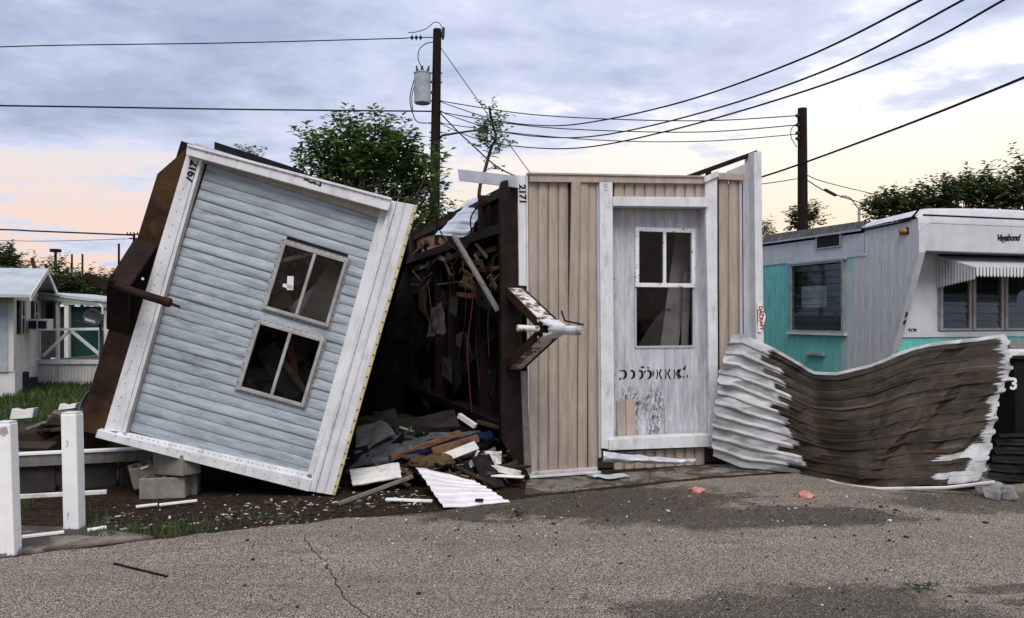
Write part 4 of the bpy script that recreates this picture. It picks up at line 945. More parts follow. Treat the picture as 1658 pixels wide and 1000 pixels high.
# ------------------------------------------------------------------ crumpled corrugated sheet
def rust_sheet_mat(name, white, brown, kind):
    b = NB(name)
    uv = b.sep('UV')
    rag = b.noise(1.0, b.vec((3, 26, 1), 'UV'), 7, 0.7); rag2 = b.noise(1.0, b.vec((9, 60, 1), 'UV'), 5, 0.6); blot = b.noise(1.0, b.vec((5, 7, 1), 'UV'), 7, 0.65)
    # bare ends: left, and the lower right
    wn = b.N('ShaderNodeTexWhiteNoise'); wn.noise_dimensions = '1D'; b.L(b.math('FLOOR', b.math('MULTIPLY', uv[1], 23.0)), wn.inputs['W'])
    step = b.math('MULTIPLY', b.math('SUBTRACT', wn.outputs[0], 0.5), 0.09)
    lim = b.math('ADD', b.math('ADD', b.math('ADD', b.math('MULTIPLY', uv[1], -0.10), 0.255), step), b.math('MULTIPLY', b.math('SUBTRACT', rag2, 0.5), 0.055))
    left = b.ss(b.math('SUBTRACT', lim, uv[0]), -0.004, 0.006)
    lim2 = b.math('ADD', b.math('ADD', b.math('MULTIPLY', uv[1], 0.42), 0.80), b.math('ADD', b.math('MULTIPLY', step, 2.2), b.math('MULTIPLY', b.math('SUBTRACT', rag2, 0.5), 0.12)))
    right = b.ss(b.math('SUBTRACT', uv[0], lim2), -0.004, 0.008)
    edge_ = b.ss(b.math('ADD', uv[0], b.math('MULTIPLY', b.math('SUBTRACT', rag2, 0.5), 0.12)), 0.965, 0.975)
    topm = b.ss(uv[1], 0.972, 0.978)
    bare = b.math('MAXIMUM', b.math('MAXIMUM', left, right), b.math('MAXIMUM', edge_, topm))
    w = b.mix(b.ss(blot, 0.35, 0.70), sc(white, 1.2), sc(white, 0.40))  # grey dirt blotches, with grey shading painted into the white
    w = b.mix(b.ss(rag2, 0.62, 0.72, 0, 0.65), w, (0.13, 0.10, 0.08))
    br = b.mix(b.ss(blot, 0.25, 0.75), sc(brown, 0.45), sc(brown, 1.5))
    br = b.mix(b.ss(b.noise(1.0, b.vec((1.2, 18, 1), 'UV'), 6, 0.65), 0.45, 0.62, 0, 0.85), br, sc(brown, 0.32))  # dark streaks paint in the shade beneath the ribs
    br = b.mix(b.ss(b.noise(1.0, b.vec((1.6, 34, 1), 'UV', (1, 5, 0)), 6, 0.7), 0.56, 0.66, 0, 0.6), br, (0.115, 0.098, 0.08))  # light brown streaks painted as lit ridges
    br = b.mix(b.ss(b.noise(1.0, b.vec((7, 90, 1), 'UV', (3, 1, 0)), 5, 0.7), 0.70, 0.74, 0, 0.7), br, (0.36, 0.35, 0.35))  # thin pale lines, painted highlights
    br = b.mix(b.ss(rag2, 0.60, 0.75, 0, 0.5), br, (0.11, 0.09, 0.07))
    br = b.mix(b.ss(b.noise(1.0, b.vec((2.2, 5, 1), 'UV', (7, 2, 0)), 8, 0.75), 0.56, 0.66, 0, 0.75), br, (0.070, 0.042, 0.022))
    b.b.inputs['Specular IOR Level'].default_value = 0.2
    br = b.mix(b.ss(rag, 0.60, 0.72, 0, 0.6), br, (0.035, 0.025, 0.018))
    b.color(b.mix(bare, br, w)); b.rough(b.ss(bare, 0, 1, 0.62, 0.42))
    b.b.inputs['Metallic'].default_value = 0.0
    b.bump(b.noise(30, None, 6, 0.7), 0.3, 0.01); return b.mat
M['sheet'] = rust_sheet_mat('dirty_shaded_corrugated_metal', (0.42, 0.42, 0.425), (0.036, 0.026, 0.018), 0)
def interp(keys, s):
    for i in range(len(keys)-1):
        if s <= keys[i+1][0] or i == len(keys)-2:
            a, b_ = keys[i], keys[i+1]; t = (s-a[0])/(b_[0]-a[0]); t = max(0, min(1, t)); t2 = t*t*(3-2*t)*0.2 + t*0.8
            return [a[j]*(1-t2)+b_[j]*t2 for j in range(1, len(a))]
top_k = [(0,1186,541,9.05),(0.06,1205,540,9.0),(0.18,1258,567,8.95),(0.28,1300,590,8.85),(0.335,1326,603,8.75),(0.40,1352,602,8.72),(0.5,1405,588,8.65),(0.65,1475,562,8.55),(0.8,1540,551,8.45),(1,1632,541,8.35)]
bot_k = [(0,1153,738,8.95),(0.1,1200,755,8.9),(0.25,1290,767,8.66),(0.33,1325,774,8.42),(0.45,1390,786,8.02),(0.6,1450,788,7.86),(0.8,1530,785,7.75),(1,1588,777,7.62)]
mid_u = [(0,1157),(0.25,1283),(0.35,1328),(0.5,1405),(0.75,1500),(1,1618)]
rf_ = random.Random(41); FA = [[rf_.uniform(-1, 1) for _ in range(40)] for _ in range(40)]
def facet(x, y):       # flat facets meeting in sharp creases
    i, j = int(math.floor(x)), int(math.floor(y)); fx_, fy_ = x-i, y-j
    a, b_, c, d = FA[j % 40][i % 40], FA[j % 40][(i+1) % 40], FA[(j+1) % 40][i % 40], FA[(j+1) % 40][(i+1) % 40]
    return a + (b_-a)*fx_ + (d-b_)*fy_ if fx_ > fy_ else a + (d-c)*fx_ + (c-a)*fy_
NS, NT = 190, 150
sh = MB(); vs = []; uvs = []
for j in range(NT+1):
    t = j/NT
    for i in range(NS+1):
        s = i/NS
        a = interp(bot_k, s); b_ = interp(top_k, s); mu = interp(mid_u, s)[0]
        tt = t + 0.030*math.sin(s*5+t*4)*t*(1-t)*4*0.6
        u = (1-t)*(1-t)*a[0] + 2*t*(1-t)*(2*mu - 0.5*a[0] - 0.5*b_[0])*1.0 + t*t*b_[0]
        v = a[1]*(1-tt) + b_[1]*tt; Y = a[2]*(1-t)+b_[2]*t
        p = P(u, v, Y)
        ph = t*11.5; fr_ = ph - math.floor(ph)
        rib = (0.25*fr_ if fr_ < 0.6 else 0.15+(fr_-0.6)/0.12*0.85 if fr_ < 0.72 else 1.0 if fr_ < 0.86 else (1-fr_)/0.14); rib *= 0.18 + 0.75*abs(facet(s*5, math.floor(ph)*1.7+3)) + 0.6*math.exp(-(s/0.17)**2)
        crease = math.exp(-((s-0.345+0.05*(t-0.5))/0.05)**2)
        d = -0.034*rib + 0.07*crease*(0.4+t) + 0.075*facet(s*7+t*1.3, t*4.2+s*0.8) + 0.045*facet(s*13-t*2+5, t*7+s+3) + 0.012*facet(s*31+9, t*17+2) + 0.01*mnoise.noise(V(s*20, t*12, 4)) - 0.06*math.sin(t*math.pi)
        ku = -0.035*math.exp(-((s-0.36)/0.09)**2)*math.exp(-((t-0.40)/0.10)**2)
        p.y += d; p.z += 0.010*facet(s*11+3, t*5+7) + ku
        if i in (0, NS): 
            p.x += -0.01*(i > 0) + (0.03 if i == 0 else 0.04)*mnoise.noise(V(t*17, i, 3)) + (0.022 if (i and (t*11.5) % 1.0 > 0.6) else 0.0)
        p.z = max(p.z, 0.016)
        vs.append(p); uvs.append((s, t))
sh.add(vs, [(j*(NS+1)+i, j*(NS+1)+i+1, (j+1)*(NS+1)+i+1, (j+1)*(NS+1)+i) for j in range(NT) for i in range(NS)])
base = V(3.0, 8.3, 0)
sh.v = [(p[0]-base.x, p[1]-base.y, p[2]-base.z) for p in sh.v]
SR = tag(sh.build('corrugated_sheet', M['sheet'], None, fix=False, uv=uvs, smooth=False), 'large crumpled brown and white corrugated metal sheet in front of teal trailer', 'metal sheet')
SR.location = base
so_ = SR.modifiers.new('solid', 'SOLIDIFY'); so_.thickness = 0.004
# rolled lower lip and torn corner of the sheet
def grid(fn, nu, nv):
    mb = MB(); uvs = []
    for j in range(nv+1):
        for i in range(nu+1):
            mb.v.append(tuple(fn(i/nu, j/nv))); uvs.append((i/nu, j/nv))
    mb.f = [(j*(nu+1)+i, j*(nu+1)+i+1, (j+1)*(nu+1)+i+1, (j+1)*(nu+1)+i) for j in range(nv) for i in range(nu)]
    return mb, uvs
lipk = [(0,1330,774,8.40),(0.15,1360,783,8.18),(0.35,1410,788,7.98),(0.7,1520,786,7.74),(1,1598,777,7.58)]
def lipf(s, t):
    a = interp(lipk, s); p = P(*a); ang = t*math.pi*1.25
    p += V(0, -0.10 + 0.022*math.cos(ang), -0.022*math.sin(ang)); p.z += 0.004; return p - base
mb, u_ = grid(lipf, 40, 8); o = mb.build('rolled_lip', M['white_board'], SR, fix=False, smooth=True); m_ = o.modifiers.new('solid', 'SOLIDIFY'); m_.thickness = 0.003
def cornf(s, t):
    a = P(1586+s*56, 770+s*18, 7.55-0.12*s); b_ = P(1600+s*44, 806+s*2+4*math.sin(s*11), 7.40-0.08*s)
    p = a.lerp(b_, t); p.y += 0.04*math.sin(s*9+t*2)*(0.3+t) + 0.02*mnoise.noise(V(s*6,t*6,2)); p.z = max(p.z + 0.0*t, 0.018); return p - base
mb, u_ = grid(cornf, 24, 12); M['torn'] = mk('dull_torn_metal', (0.20, 0.195, 0.19), 0.35, 8, (1,1,1), (0.06,0.045,0.035), 0.7, 6)
o = mb.build('torn_corner', M['torn'], SR, fix=False); m_ = o.modifiers.new('solid', 'SOLIDIFY'); m_.thickness = 0.003
def underf(s, t):
    a = P(1420+s*165, 788-s*8, 7.95-0.3*s); b_ = P(1440+s*150, 797+s*3, 8.0-0.25*s); p = a.lerp(b_, t); p.y += 0.10; p.z = max(p.z, 0.017); return p - base
mb, u_ = grid(underf, 16, 4); o = mb.build('under_flange', M['dark_rust'], SR, fix=False)

# black corrugated metal and black bin at the right edge
def blkf(s, t):
    a = P(1595+s*190, 783+s*22, 8.05+0.1*s); b_ = P(1615+s*160, 702-s*6, 8.35+0.1*s); p = a.lerp(b_, t)
    fr_ = (t*6) % 1.0; p.y += -0.035*(1 if fr_ > 0.6 else 0) + 0.05*mnoise.noise(V(s*4,t*4,9)); p.z = max(p.z, 0.02); return p
mb, u_ = grid(blkf, 30, 48); o = thing(mb, 'corrugated_sheet', M['bin_black'], 'black crumpled corrugated metal on the ground below the black bin', 'metal sheet', fix=False); m_ = o.modifiers.new('solid', 'SOLIDIFY'); m_.thickness = 0.004
bb0 = P(1641, 702, 8.75); bt = P(1636, 574, 8.75)
bn = empty('bin', (bb0.x, 8.75, 0), 'black bin marked with a white 3 behind the crumpled sheet', 'bin')
wz = bt.z
mb = MB(); mb.prism([(0.03,0,0.0),(0.62,0,0.0),(0.66,0,wz-0.05),(0.0,0,wz-0.05)], (0,0.6,0)); bd = mb.build('body', M['bin_black'], bn, bevel=0.02)
mb = MB(); mb.box((-0.02,-0.03,wz-0.05), (0.69,0.63,wz-0.01)); mb.build('rim', M['bin_black'], bn, bevel=0.01)
mb = MB(); mb.prism([(-0.02,-0.02,wz-0.01),(0.68,-0.02,wz-0.01),(0.6,-0.02,wz+0.035),(0.06,-0.02,wz+0.035)], (0,0.64,0)); mb.build('lid', M['white_board'], bn, bevel=0.008)
t0 = P(1637, 630, 8.72); text_mb('3', 0.165, V(1,0,0), V(0,0,1), V(t0.x-bb0.x, -0.004, t0.z), 0.002, 0.006).build('number', M['number_white'], bn)
# pale board behind the bin
mb = MB(); mb.prism([P(1636,569,9.4), P(1720,566,9.4), P(1720,549,9.4), P(1634,551,9.4)], (0,0.04,0)); q = P(1680,569,9.4)
mb.box((q.x-0.1, 9.41, 0), (q.x-0.02, 9.45, q.z+0.01)); thing(mb, 'wooden_board', M['grey_board'], 'pale tan board showing above the black bin beside teal trailer front', 'board')

# ------------------------------------------------------------------ posts, beams and blocks at the left
blue_post = None
def post_mat():
    b = NB('white_post_paint')
    xyz = b.sep(); n = b.noise(9, None, 6, 0.65); n2 = b.noise(30, None, 5, 0.7)
    c = b.mix(b.ss(n, 0.3, 0.7), (0.74, 0.74, 0.73), (0.83, 0.83, 0.82))
    c = b.mix(b.ss(n2, 0.66, 0.72, 0, 0.7), c, (0.25, 0.23, 0.21))
    bl = b.math('MULTIPLY', b.ss(b.math('ADD', xyz[2], b.math('MULTIPLY', b.math('SUBTRACT', n2, 0.5), 0.16)), 0.03, 0.015), 0.75)
    c = b.mix(bl, c, (0.06, 0.12, 0.38))
    b.color(c); b.rough(0.55); b.bump(n2, 0.15, 0.01); return b.mat
M['post'] = post_mat()
def post(u, vb, vt, w, label, lean):
    g = G(u, vb); Y = g.y; h = (vb - vt) / F * Y
    r = empty('post', (g.x, g.y, 0), label, 'post', 'white posts at the road edge')
    mb = MB(); segs = 6; hw = w/2
    for k in range(segs):
        pass
    mb.prism([(-hw,-hw,0),(hw,-hw,0),(hw,hw,0),(-hw,hw,0)], (lean, 0, h)); mb.build('shaft', M['post'], r, bevel=0.008)
    mb = MB(); mb.prism([(-hw+0.004+lean,-hw+0.004,h),(hw-0.004+lean,-hw+0.004,h),(hw-0.004+lean,hw-0.004,h),(-hw+0.004+lean,hw-0.004,h)], (0,0,0.012)); mb.build('cap', M['white_board'], r, bevel=0.004)
    return r, h, hw
r1, h_, hw = post(18, 898, 684, 0.098, 'nearer white wooden post with scuffed top at left edge', -0.03)
mb = MB(); mb.prism([(-0.06,-hw-0.0025,h_-0.03),(0.0,-hw-0.0025,h_-0.02),(0.012,-hw-0.0025,h_-0.06),(-0.02,-hw-0.0025,h_-0.085),(-0.07,-hw-0.0025,h_-0.06)], (0,0.002,0)); mb.build('scuff', mk('scuff_grey_mauve', (0.36,0.31,0.32), 0.3, 30, damt=0.4), r1)
r2, h_, hw = post(121, 858, 669, 0.115, 'farther white wooden post with pencilled figures beside block pile', -0.02)
pen = M['frame_metal']
text_mb('3', 0.07, V(1,0,0), V(0,0,1), V(-0.045,-hw-0.003,h_-0.24), 0.001, -0.002).build('pencilled_figure', pen, r2)
text_mb('?', 0.085, V(1,0,0), V(0,0,1), V(-0.035,-hw-0.003,0.09), 0.001, -0.002).build('pencilled_figure', pen, r2)

def plank_thing(name, label, cat, p0, p1, w, t, mat, up=(0,0,1), group=None, bevel=0.004):
    mb = MB(); mb.plank(p0, p1, w, t, up); return thing(mb, name, M[mat], label, cat, group, bevel=bevel)
# upper beam: face board and bright cap
b0, b1 = P(-120, 753, 7.35), P(335, 731, 8.35)
bm_ = empty('beam', (b0.x, b0.y, 0), 'long white-topped grey beam running behind both posts under the tipped home', 'beam')
mb = MB(); mb.plank(rel([b0], (b0.x,b0.y,0))[0], rel([b1], (b0.x,b0.y,0))[0], 0.09, 0.105); mb.build('face_board', M['grey_board'], bm_, bevel=0.005)
mb = MB(); mb.plank(rel([b0], (b0.x,b0.y,0))[0]+V(0,0,0.062), rel([b1], (b0.x,b0.y,0))[0]+V(0,0,0.062), 0.12, 0.016); mb.build('cap_board', M['clean_white'], bm_)
plank_thing('wooden_rail', 'thin dirty white rail passing behind the posts below the long beam', 'rail', P(-120,812,6.75), P(173,796,7.15), 0.03, 0.035, 'white_board')
# row of foundation blocks under the beam, their shade put into a dark colour
gi = 0
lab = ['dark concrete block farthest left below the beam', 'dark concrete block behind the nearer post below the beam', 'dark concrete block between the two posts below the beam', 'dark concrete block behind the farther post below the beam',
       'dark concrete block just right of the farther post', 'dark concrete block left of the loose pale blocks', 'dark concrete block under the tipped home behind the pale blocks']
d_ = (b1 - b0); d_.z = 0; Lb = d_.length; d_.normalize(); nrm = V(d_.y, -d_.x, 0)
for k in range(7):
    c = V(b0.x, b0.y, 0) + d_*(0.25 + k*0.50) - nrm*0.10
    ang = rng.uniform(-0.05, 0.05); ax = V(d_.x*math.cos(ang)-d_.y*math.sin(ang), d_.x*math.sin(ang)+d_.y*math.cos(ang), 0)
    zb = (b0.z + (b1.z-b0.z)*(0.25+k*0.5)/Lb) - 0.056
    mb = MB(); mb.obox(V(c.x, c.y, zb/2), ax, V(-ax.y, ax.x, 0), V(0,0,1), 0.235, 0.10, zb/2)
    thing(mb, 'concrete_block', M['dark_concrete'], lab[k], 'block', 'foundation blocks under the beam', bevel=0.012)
# loose pale blocks propping the tipped home
def cblock(label, c, yaw, tilt, dims):
    r = empty('concrete_block', c, label, 'block', 'loose pale concrete blocks'); r.rotation_euler = (tilt[0], tilt[1], yaw)
    x, y, z = dims; t = 0.035
    mb = MB(); mb.box((-x,-y,0),(x,-y+t,z)); mb.box((-x,y-t,0),(x,y,z)); mb.box((-x,-y+t,0),(-x+t,y-t,z)); mb.box((x-t,-y+t,0),(x,y-t,z)); mb.box((-t/2,-y+t,0),(t/2,y-t,z))
    mb.build('shell', M['concrete'], r, bevel=0.008)
    mb = MB(); mb.box((-x+0.012,-y+0.012,z*0.45),(x-0.012,y-0.012,z*0.55)); mb.build('core_web', M['dark_concrete'], r)
g1 = G(262, 808)
cblock('pale concrete block lying lowest in the loose pile', (g1.x, g1.y+0.1, 0), 0.02, (0,-0.03), (0.20, 0.10, 0.185))
g2 = P(274, 775, g1.y+0.13)
cblock('pale concrete block set on top of the loose pile', (g2.x+0.07, g2.y, 0.20), -0.55, (0,-0.05), (0.20, 0.10, 0.185))
g3 = P(230, 800, g1.y+0.15)
cblock('pale concrete block with white top tilted at left of the pile', (g3.x, g3.y+0.06, 0.09), 0.5, (0.1,-0.22), (0.10, 0.09, 0.19))
g4 = P(305, 800, g1.y+0.25)
cblock('concrete block standing in shade at right of the loose pile', (g4.x, g4.y, 0), 0.2, (0,0), (0.09, 0.10, 0.30))
mb = MB(); q = P(232, 757, g1.y+0.12); mb.plank(P(216,763,g1.y+0.14), P(243,753,g1.y+0.14), 0.09, 0.012); thing(mb, 'board_scrap', M['clean_white'], 'small white scrap lying on the tilted block of the loose pile', 'scrap')
# thin white strips on the ground
for (a, b_, w, l) in [((35,869),(104,861),0.035,'white strip on the slab between the two posts'), ((142,858),(172,853),0.03,'short white strip right of the farther post'), ((220,820),(255,816),0.022,'short white strip on dirt before the loose blocks'), ((258,817),(319,810),0.025,'longer white strip on dirt before the loose blocks'),
                      ((625,808),(700,811),0.045,'white strip among gravel before the white corrugated panel')]:
    plank_thing('trim_strip', l, 'strip', G(*a, 0.035), G(*b_, 0.035), w, 0.02, 'clean_white')
# pile of broken timber behind the posts
pl_lab = ['second', 'third', 'fourth', 'fifth', 'sixth', 'seventh', 'eighth', 'ninth', 'tenth', 'eleventh', 'twelfth', 'thirteenth', 'fourteenth', 'fifteenth', 'sixteenth', 'seventeenth', 'eighteenth']
r_ = random.Random(3)
for k in range(30):
    k = k*0.67; u = 40 + k*6.2 + r_.uniform(-10,10); v = 742 - 4.6*(k if k < 14 else 26-k) - r_.uniform(0, 10) - 8; Y = 8.6 + r_.uniform(0, 1.2)
    Ln = r_.uniform(35, 75); sl_ = r_.uniform(-22, 14)
    p0, p1 = P(u-Ln/2, v+sl_/2, Y), P(u+Ln/2, v-sl_/2, Y+r_.uniform(-.4,.5))
    mt_ = r_.choice(['dark_wood','dark_wood','dark_wood','old_wood','dark_rust']); plank_thing('broken_board', {'dark_wood': 'dark wet broken board in the timber heap behind the white posts', 'old_wood': 'paler brown broken board in the timber heap behind the white posts', 'dark_rust': 'rust-black strip in the timber heap behind the white posts'}[mt_], 'board', p0, p1, r_.uniform(0.06,0.16), 0.025, mt_, (r_.uniform(-.5,.5), r_.uniform(-.8,0), 1), 'boards heaped behind the posts')
mb = MB()
for k in range(-2, 7):
    c = P(60+k*17, 735, 9.1); hk = 0.22+0.05*k if k >= 0 else 0.40; mb.obox(V(c.x, c.y+0.3, hk/2), V(0.95,0.3,0.05).normalized(), V(-0.3,0.95,0).normalized(), V(0.1*math.sin(k*2),0,1).normalized(), 0.17, 0.45, hk/2)
tag(mb.build('rubble_mound', M['dark_wood'], bevel=0.03), kind='stuff')
plank_thing('wooden_board', 'lighter diagonal board leaning on the timber heap', 'board', P(45,694,8.7), P(76,683,8.6), 0.045, 0.03, 'grey_board')
for lo, hi, Y, l in [((15,679),(52,661),9.6,'white box-like board standing left of the timber heap'), ((93,666),(121,653),9.9,'white scrap with dark notch on top of the timber heap')]:
    mb = MB(); a = P(lo[0], lo[1], Y); b_ = P(hi[0], hi[1], Y); 
    n_ = 4; pts = [(a.x, Y, a.z), (b_.x, Y, a.z+0.02), (b_.x, Y+0.03, b_.z), ((a.x+b_.x)/2+0.03, Y+0.03, b_.z-0.01), ((a.x+b_.x)/2, Y+0.02, b_.z-0.03), (a.x+0.01, Y+0.03, b_.z-0.005)]
    mb.prism(pts, (0, 0.10, 0)); 
    thing(mb, 'white_scrap', M['white_board'], l, 'scrap', bevel=0.006)
hs = [P(133,672,8.9), P(137,655,8.9), P(144,640,8.85), P(152,631,8.8), P(160,628,8.8)]
def hosef(s, t):
    q = catmull(hs, 6); i = s*(len(q)-1); k0 = int(min(i, len(q)-2)); p = q[k0].lerp(q[k0+1], i-k0); return p + V(0.05*(t-0.5), 0.10*(t-0.5), 0.02*math.sin(t*3))
mb, u_ = grid(hosef, 24, 4); o = thing(mb, 'bent_strip', M['metal_grey'], 'pale bent metal strip curling beside the rusty chassis', 'strip', fix=False); m_ = o.modifiers.new('solid','SOLIDIFY'); m_.thickness = 0.006
# ------------------------------------------------------------------ debris between the two tipped homes
def slab_quad(name, label, cat, pts, t, mat, group=None, wob=0.015, rib=0, amp=0.0, nu=14, nv=10):
    A, B, C, D = [Vector(p) for p in pts]   # A-B lower edge, D-C upper edge
    nn = (B-A).cross(D-A).normalized()
    def fn(s, t_):
        p = A.lerp(B, s).lerp(D.lerp(C, s), t_)
        w = wob*mnoise.noise(V(s*3+len(label), t_*3, 1.3))
        if rib: f_ = (t_*rib) % 1.0; w += amp*(1 if 0.25 < f_ < 0.6 else 0)
        ed = 0.012*mnoise.noise(V(s*14, t_*14, len(label))) if (s in (0.0,1.0) or t_ in (0.0,1.0)) else 0
        return p + nn*w + (B-A).normalized()*ed
    mb, uv = grid(fn, nu, max(nv, rib*6)); o = thing(mb, name, M[mat], label, cat, group, fix=False, uv=uv)
    m_ = o.modifiers.new('solid', 'SOLIDIFY'); m_.thickness = t; m_.offset = -1; return o
slab_quad('corrugated_sheet', 'small white corrugated sheet lying tilted on gravel between the tipped homes', 'metal sheet', [G(718,822,0.02), G(826,812,0.02), P(763,776,7.85), P(673,757,7.75)], 0.004, 'pink_white', wob=0.02, rib=7, amp=0.010, nu=20)
mb = MB(); q = G(776,809,0.05); mb.obox(q, V(1,0,0), V(0,1,0), V(0,0,1), 0.035, 0.03, 0.006); thing(mb, 'bark_scrap', M['black'], 'small black scrap lying on the white corrugated panel', 'scrap', bevel=0.004)
slab_quad('siding_panel', 'dirty white ribbed siding piece propped beside the fallen roof edge', 'siding', [P(571,785,7.75), P(650,772,7.75), P(646,748,8.0), P(566,760,8.0)], 0.01, 'white_board', wob=0.01, rib=3, amp=0.010)
plank_thing('wooden_board', 'long grey stick slanting over the gravel toward the brown insulation', 'board', G(546,816,0.02), P(668,771,7.6), 0.035, 0.03, 'grey_board')
slab_quad('shingle_sheet', 'large slate grey shingled sheet slumped over the debris', 'roofing sheet', [P(566,755,8.2), P(700,738,8.35), P(778,693,8.9), P(612,700,9.1)], 0.03, 'shingle', wob=0.07)
slab_quad('plywood_sheet', 'grey plywood sheet sloping up against the leaning home', 'plywood', [P(575,735,8.5), P(640,700,8.9), P(618,678,9.3), P(578,690,9.2)], 0.015, 'grey_board', wob=0.03)
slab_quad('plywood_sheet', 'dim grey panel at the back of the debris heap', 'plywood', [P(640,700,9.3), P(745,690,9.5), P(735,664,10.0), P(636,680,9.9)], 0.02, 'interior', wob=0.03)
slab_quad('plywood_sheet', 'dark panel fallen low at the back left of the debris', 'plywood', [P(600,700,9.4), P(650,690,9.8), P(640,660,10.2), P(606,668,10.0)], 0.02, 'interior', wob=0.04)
plank_thing('wooden_board', 'torn orange-brown board along the edge of the shingled sheet', 'board', P(632,742,8.15), P(745,700,8.5), 0.05, 0.05, 'orange_wood')
plank_thing('wooden_board', 'short bright orange board end beside the blue tarp', 'board', P(700,731,8.05), P(774,709,8.25), 0.05, 0.07, 'orange_wood')
slab_quad('tarp', 'crumpled dark blue tarp strip under the shingled sheet', 'tarp', [P(650,740,8.12), P(800,705,8.6), P(790,696,8.8), P(700,712,8.5)], 0.004, 'tarp', wob=0.06)
plank_thing('wooden_board', 'thin grey sheet edge below the orange boards', 'board', P(690,752,7.95), P(772,720,8.1), 0.12, 0.012, 'white_board', (0,-0.6,1))
plank_thing('wooden_board', 'short white stick angled at the right of the debris heap', 'board', P(743,672,8.6), P(770,690,8.5), 0.05, 0.05, 'white_board')
plank_thing('wooden_board', 'white painted board lying under the beige home corner', 'board', P(762,748,8.15), P(842,767,7.95), 0.06, 0.05, 'white_board')
plank_thing('wooden_board', 'lower thin white board under the beige home corner', 'board', P(775,768,8.0), P(848,772,7.9), 0.08, 0.015, 'clean_white')
slab_quad('white_scrap', 'torn white scrap standing in debris before dark chassis end', 'scrap', [P(788,752,8.3), P(811,752,8.3), P(812,730,8.4), P(784,728,8.4)], 0.01, 'white_board', wob=0.05)
plank_thing('wooden_board', 'dark board crossing low behind the white scrap', 'board', P(772,682,8.9), P(840,700,8.8), 0.10, 0.03, 'dark_wood')
for k, (u,v,w,l) in enumerate([(688,748,.10,'brown insulation tuft left of the white corrugated panel'), (712,746,.09,'brown insulation tuft under the thin grey sheet edge'), (655,768,.06,'small brown insulation tuft beside the siding piece')]):
    c = P(u, v, 7.95); mb = MB(); bm = bmesh.new(); bmesh.ops.create_icosphere(bm, subdivisions=3, radius=1)
    mb.add([c + V(p.co.x*w*1.5, p.co.y*w, p.co.z*w*0.6)*(1+0.5*mnoise.noise(p.co*2.2+V(k*5,0,0))+0.4*mnoise.noise(p.co*6+V(k*5,0,0))) for p in bm.verts], [tuple(x.index for x in f.verts) for f in bm.faces]); bm.free()
    thing(mb, 'insulation_tuft', M['brown_insul'], l, 'insulation', 'brown insulation in the debris', smooth=True)
for mt, n_, nm in (('dark_wood', 70, 'splinter_litter'), ('grey_board', 26, 'board_litter'), ('orange_wood', 16, 'lath_litter'), ('underbelly', 40, 'felt_litter'), ('white_board', 16, 'siding_litter')):
    mb = MB()
    for k in range(n_):
        f_ = r_.random(); lay = r_.random()
        c = P(572+f_*262+r_.uniform(-8,8), 772-lay*78*(1-abs(f_-0.45)*1.1), 7.95+lay*1.15+r_.uniform(-.1,.1)); c.z = max(c.z, 0.03)
        d = V(r_.uniform(-1,1), r_.uniform(-.7,.7), r_.uniform(-.30,.40)).normalized(); ln = r_.uniform(.05,.28); w_ = r_.uniform(.012,.06) if nm != 'felt_litter' else r_.uniform(.06,.2)
        nn = V(r_.uniform(-.6,.6), -0.5+r_.uniform(-.4,.4), 1)
        a_, b_ = c-d*ln, c+d*ln; a_.z = max(a_.z, .02); b_.z = max(b_.z, .02)
        mb.plank(a_, b_, w_, r_.uniform(.006,.025), nn)
    tag(mb.build(nm, M[mt]), kind='stuff')
mb = MB()
for k in range(10):
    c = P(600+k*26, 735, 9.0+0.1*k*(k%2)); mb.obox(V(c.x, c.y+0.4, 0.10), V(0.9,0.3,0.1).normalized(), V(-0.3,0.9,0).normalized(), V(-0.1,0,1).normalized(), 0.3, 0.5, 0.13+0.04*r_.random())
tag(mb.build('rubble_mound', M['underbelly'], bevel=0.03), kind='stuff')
mb = MB(); q0, q1 = P(560, 700, 13.6), P(690, 700, 14.2)  # added dark panel, blocks the bright view through the gap
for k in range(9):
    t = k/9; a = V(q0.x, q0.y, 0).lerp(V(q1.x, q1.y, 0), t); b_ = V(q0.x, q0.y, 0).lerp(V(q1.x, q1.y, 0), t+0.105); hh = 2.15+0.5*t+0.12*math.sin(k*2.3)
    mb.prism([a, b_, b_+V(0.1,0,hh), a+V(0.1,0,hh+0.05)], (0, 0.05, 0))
thing(mb, 'added_gap_panel', M['underbelly'], 'added dark panel filling the bright gap between the two tipped homes', 'added gap panel')
# things hanging from the beige home's underside
slab_quad('sheet_metal', 'bright torn sheet metal hanging over the dark underside', 'metal sheet', [P(704,380,10.6), P(757,384,10.2), P(793,313,9.9), P(764,320,10.6)], 0.004, 'galv', wob=0.03, rib=4, amp=0.012)
gq = [P(741,275,9.2), P(836,286,8.45), P(838,304,8.45), P(743,292,9.2)]
mb = MB(); mb.prism(gq, (0.02,0.03,0)); mb.prism([gq[0], gq[1], gq[1]+V(0.03,0.28,-0.02), gq[0]+V(0.03,0.28,-0.02)], (0,0,0.012)); thing(mb, 'fascia_piece', M['galv'], 'white metal fascia piece jutting left from the top of the beige home', 'fascia', bevel=0.004)
mb = MB(); mb.plank(P(735,381,9.3), P(807,504,8.75), 0.06, 0.03, (1,-1,0)); thing(mb, 'wooden_board', M['grey_board'], 'splintered pale lath slanting across the dark underside', 'board', bevel=0.003)
mb = MB(); mb.prism([P(758,330,10.9), P(842,300,8.9), P(842,308,8.9), P(756,345,10.8)], (0.05,0.05,0)); thing(mb, 'roofing_felt', M['black'], 'dark felt strip along the top of the torn underside', 'felt')
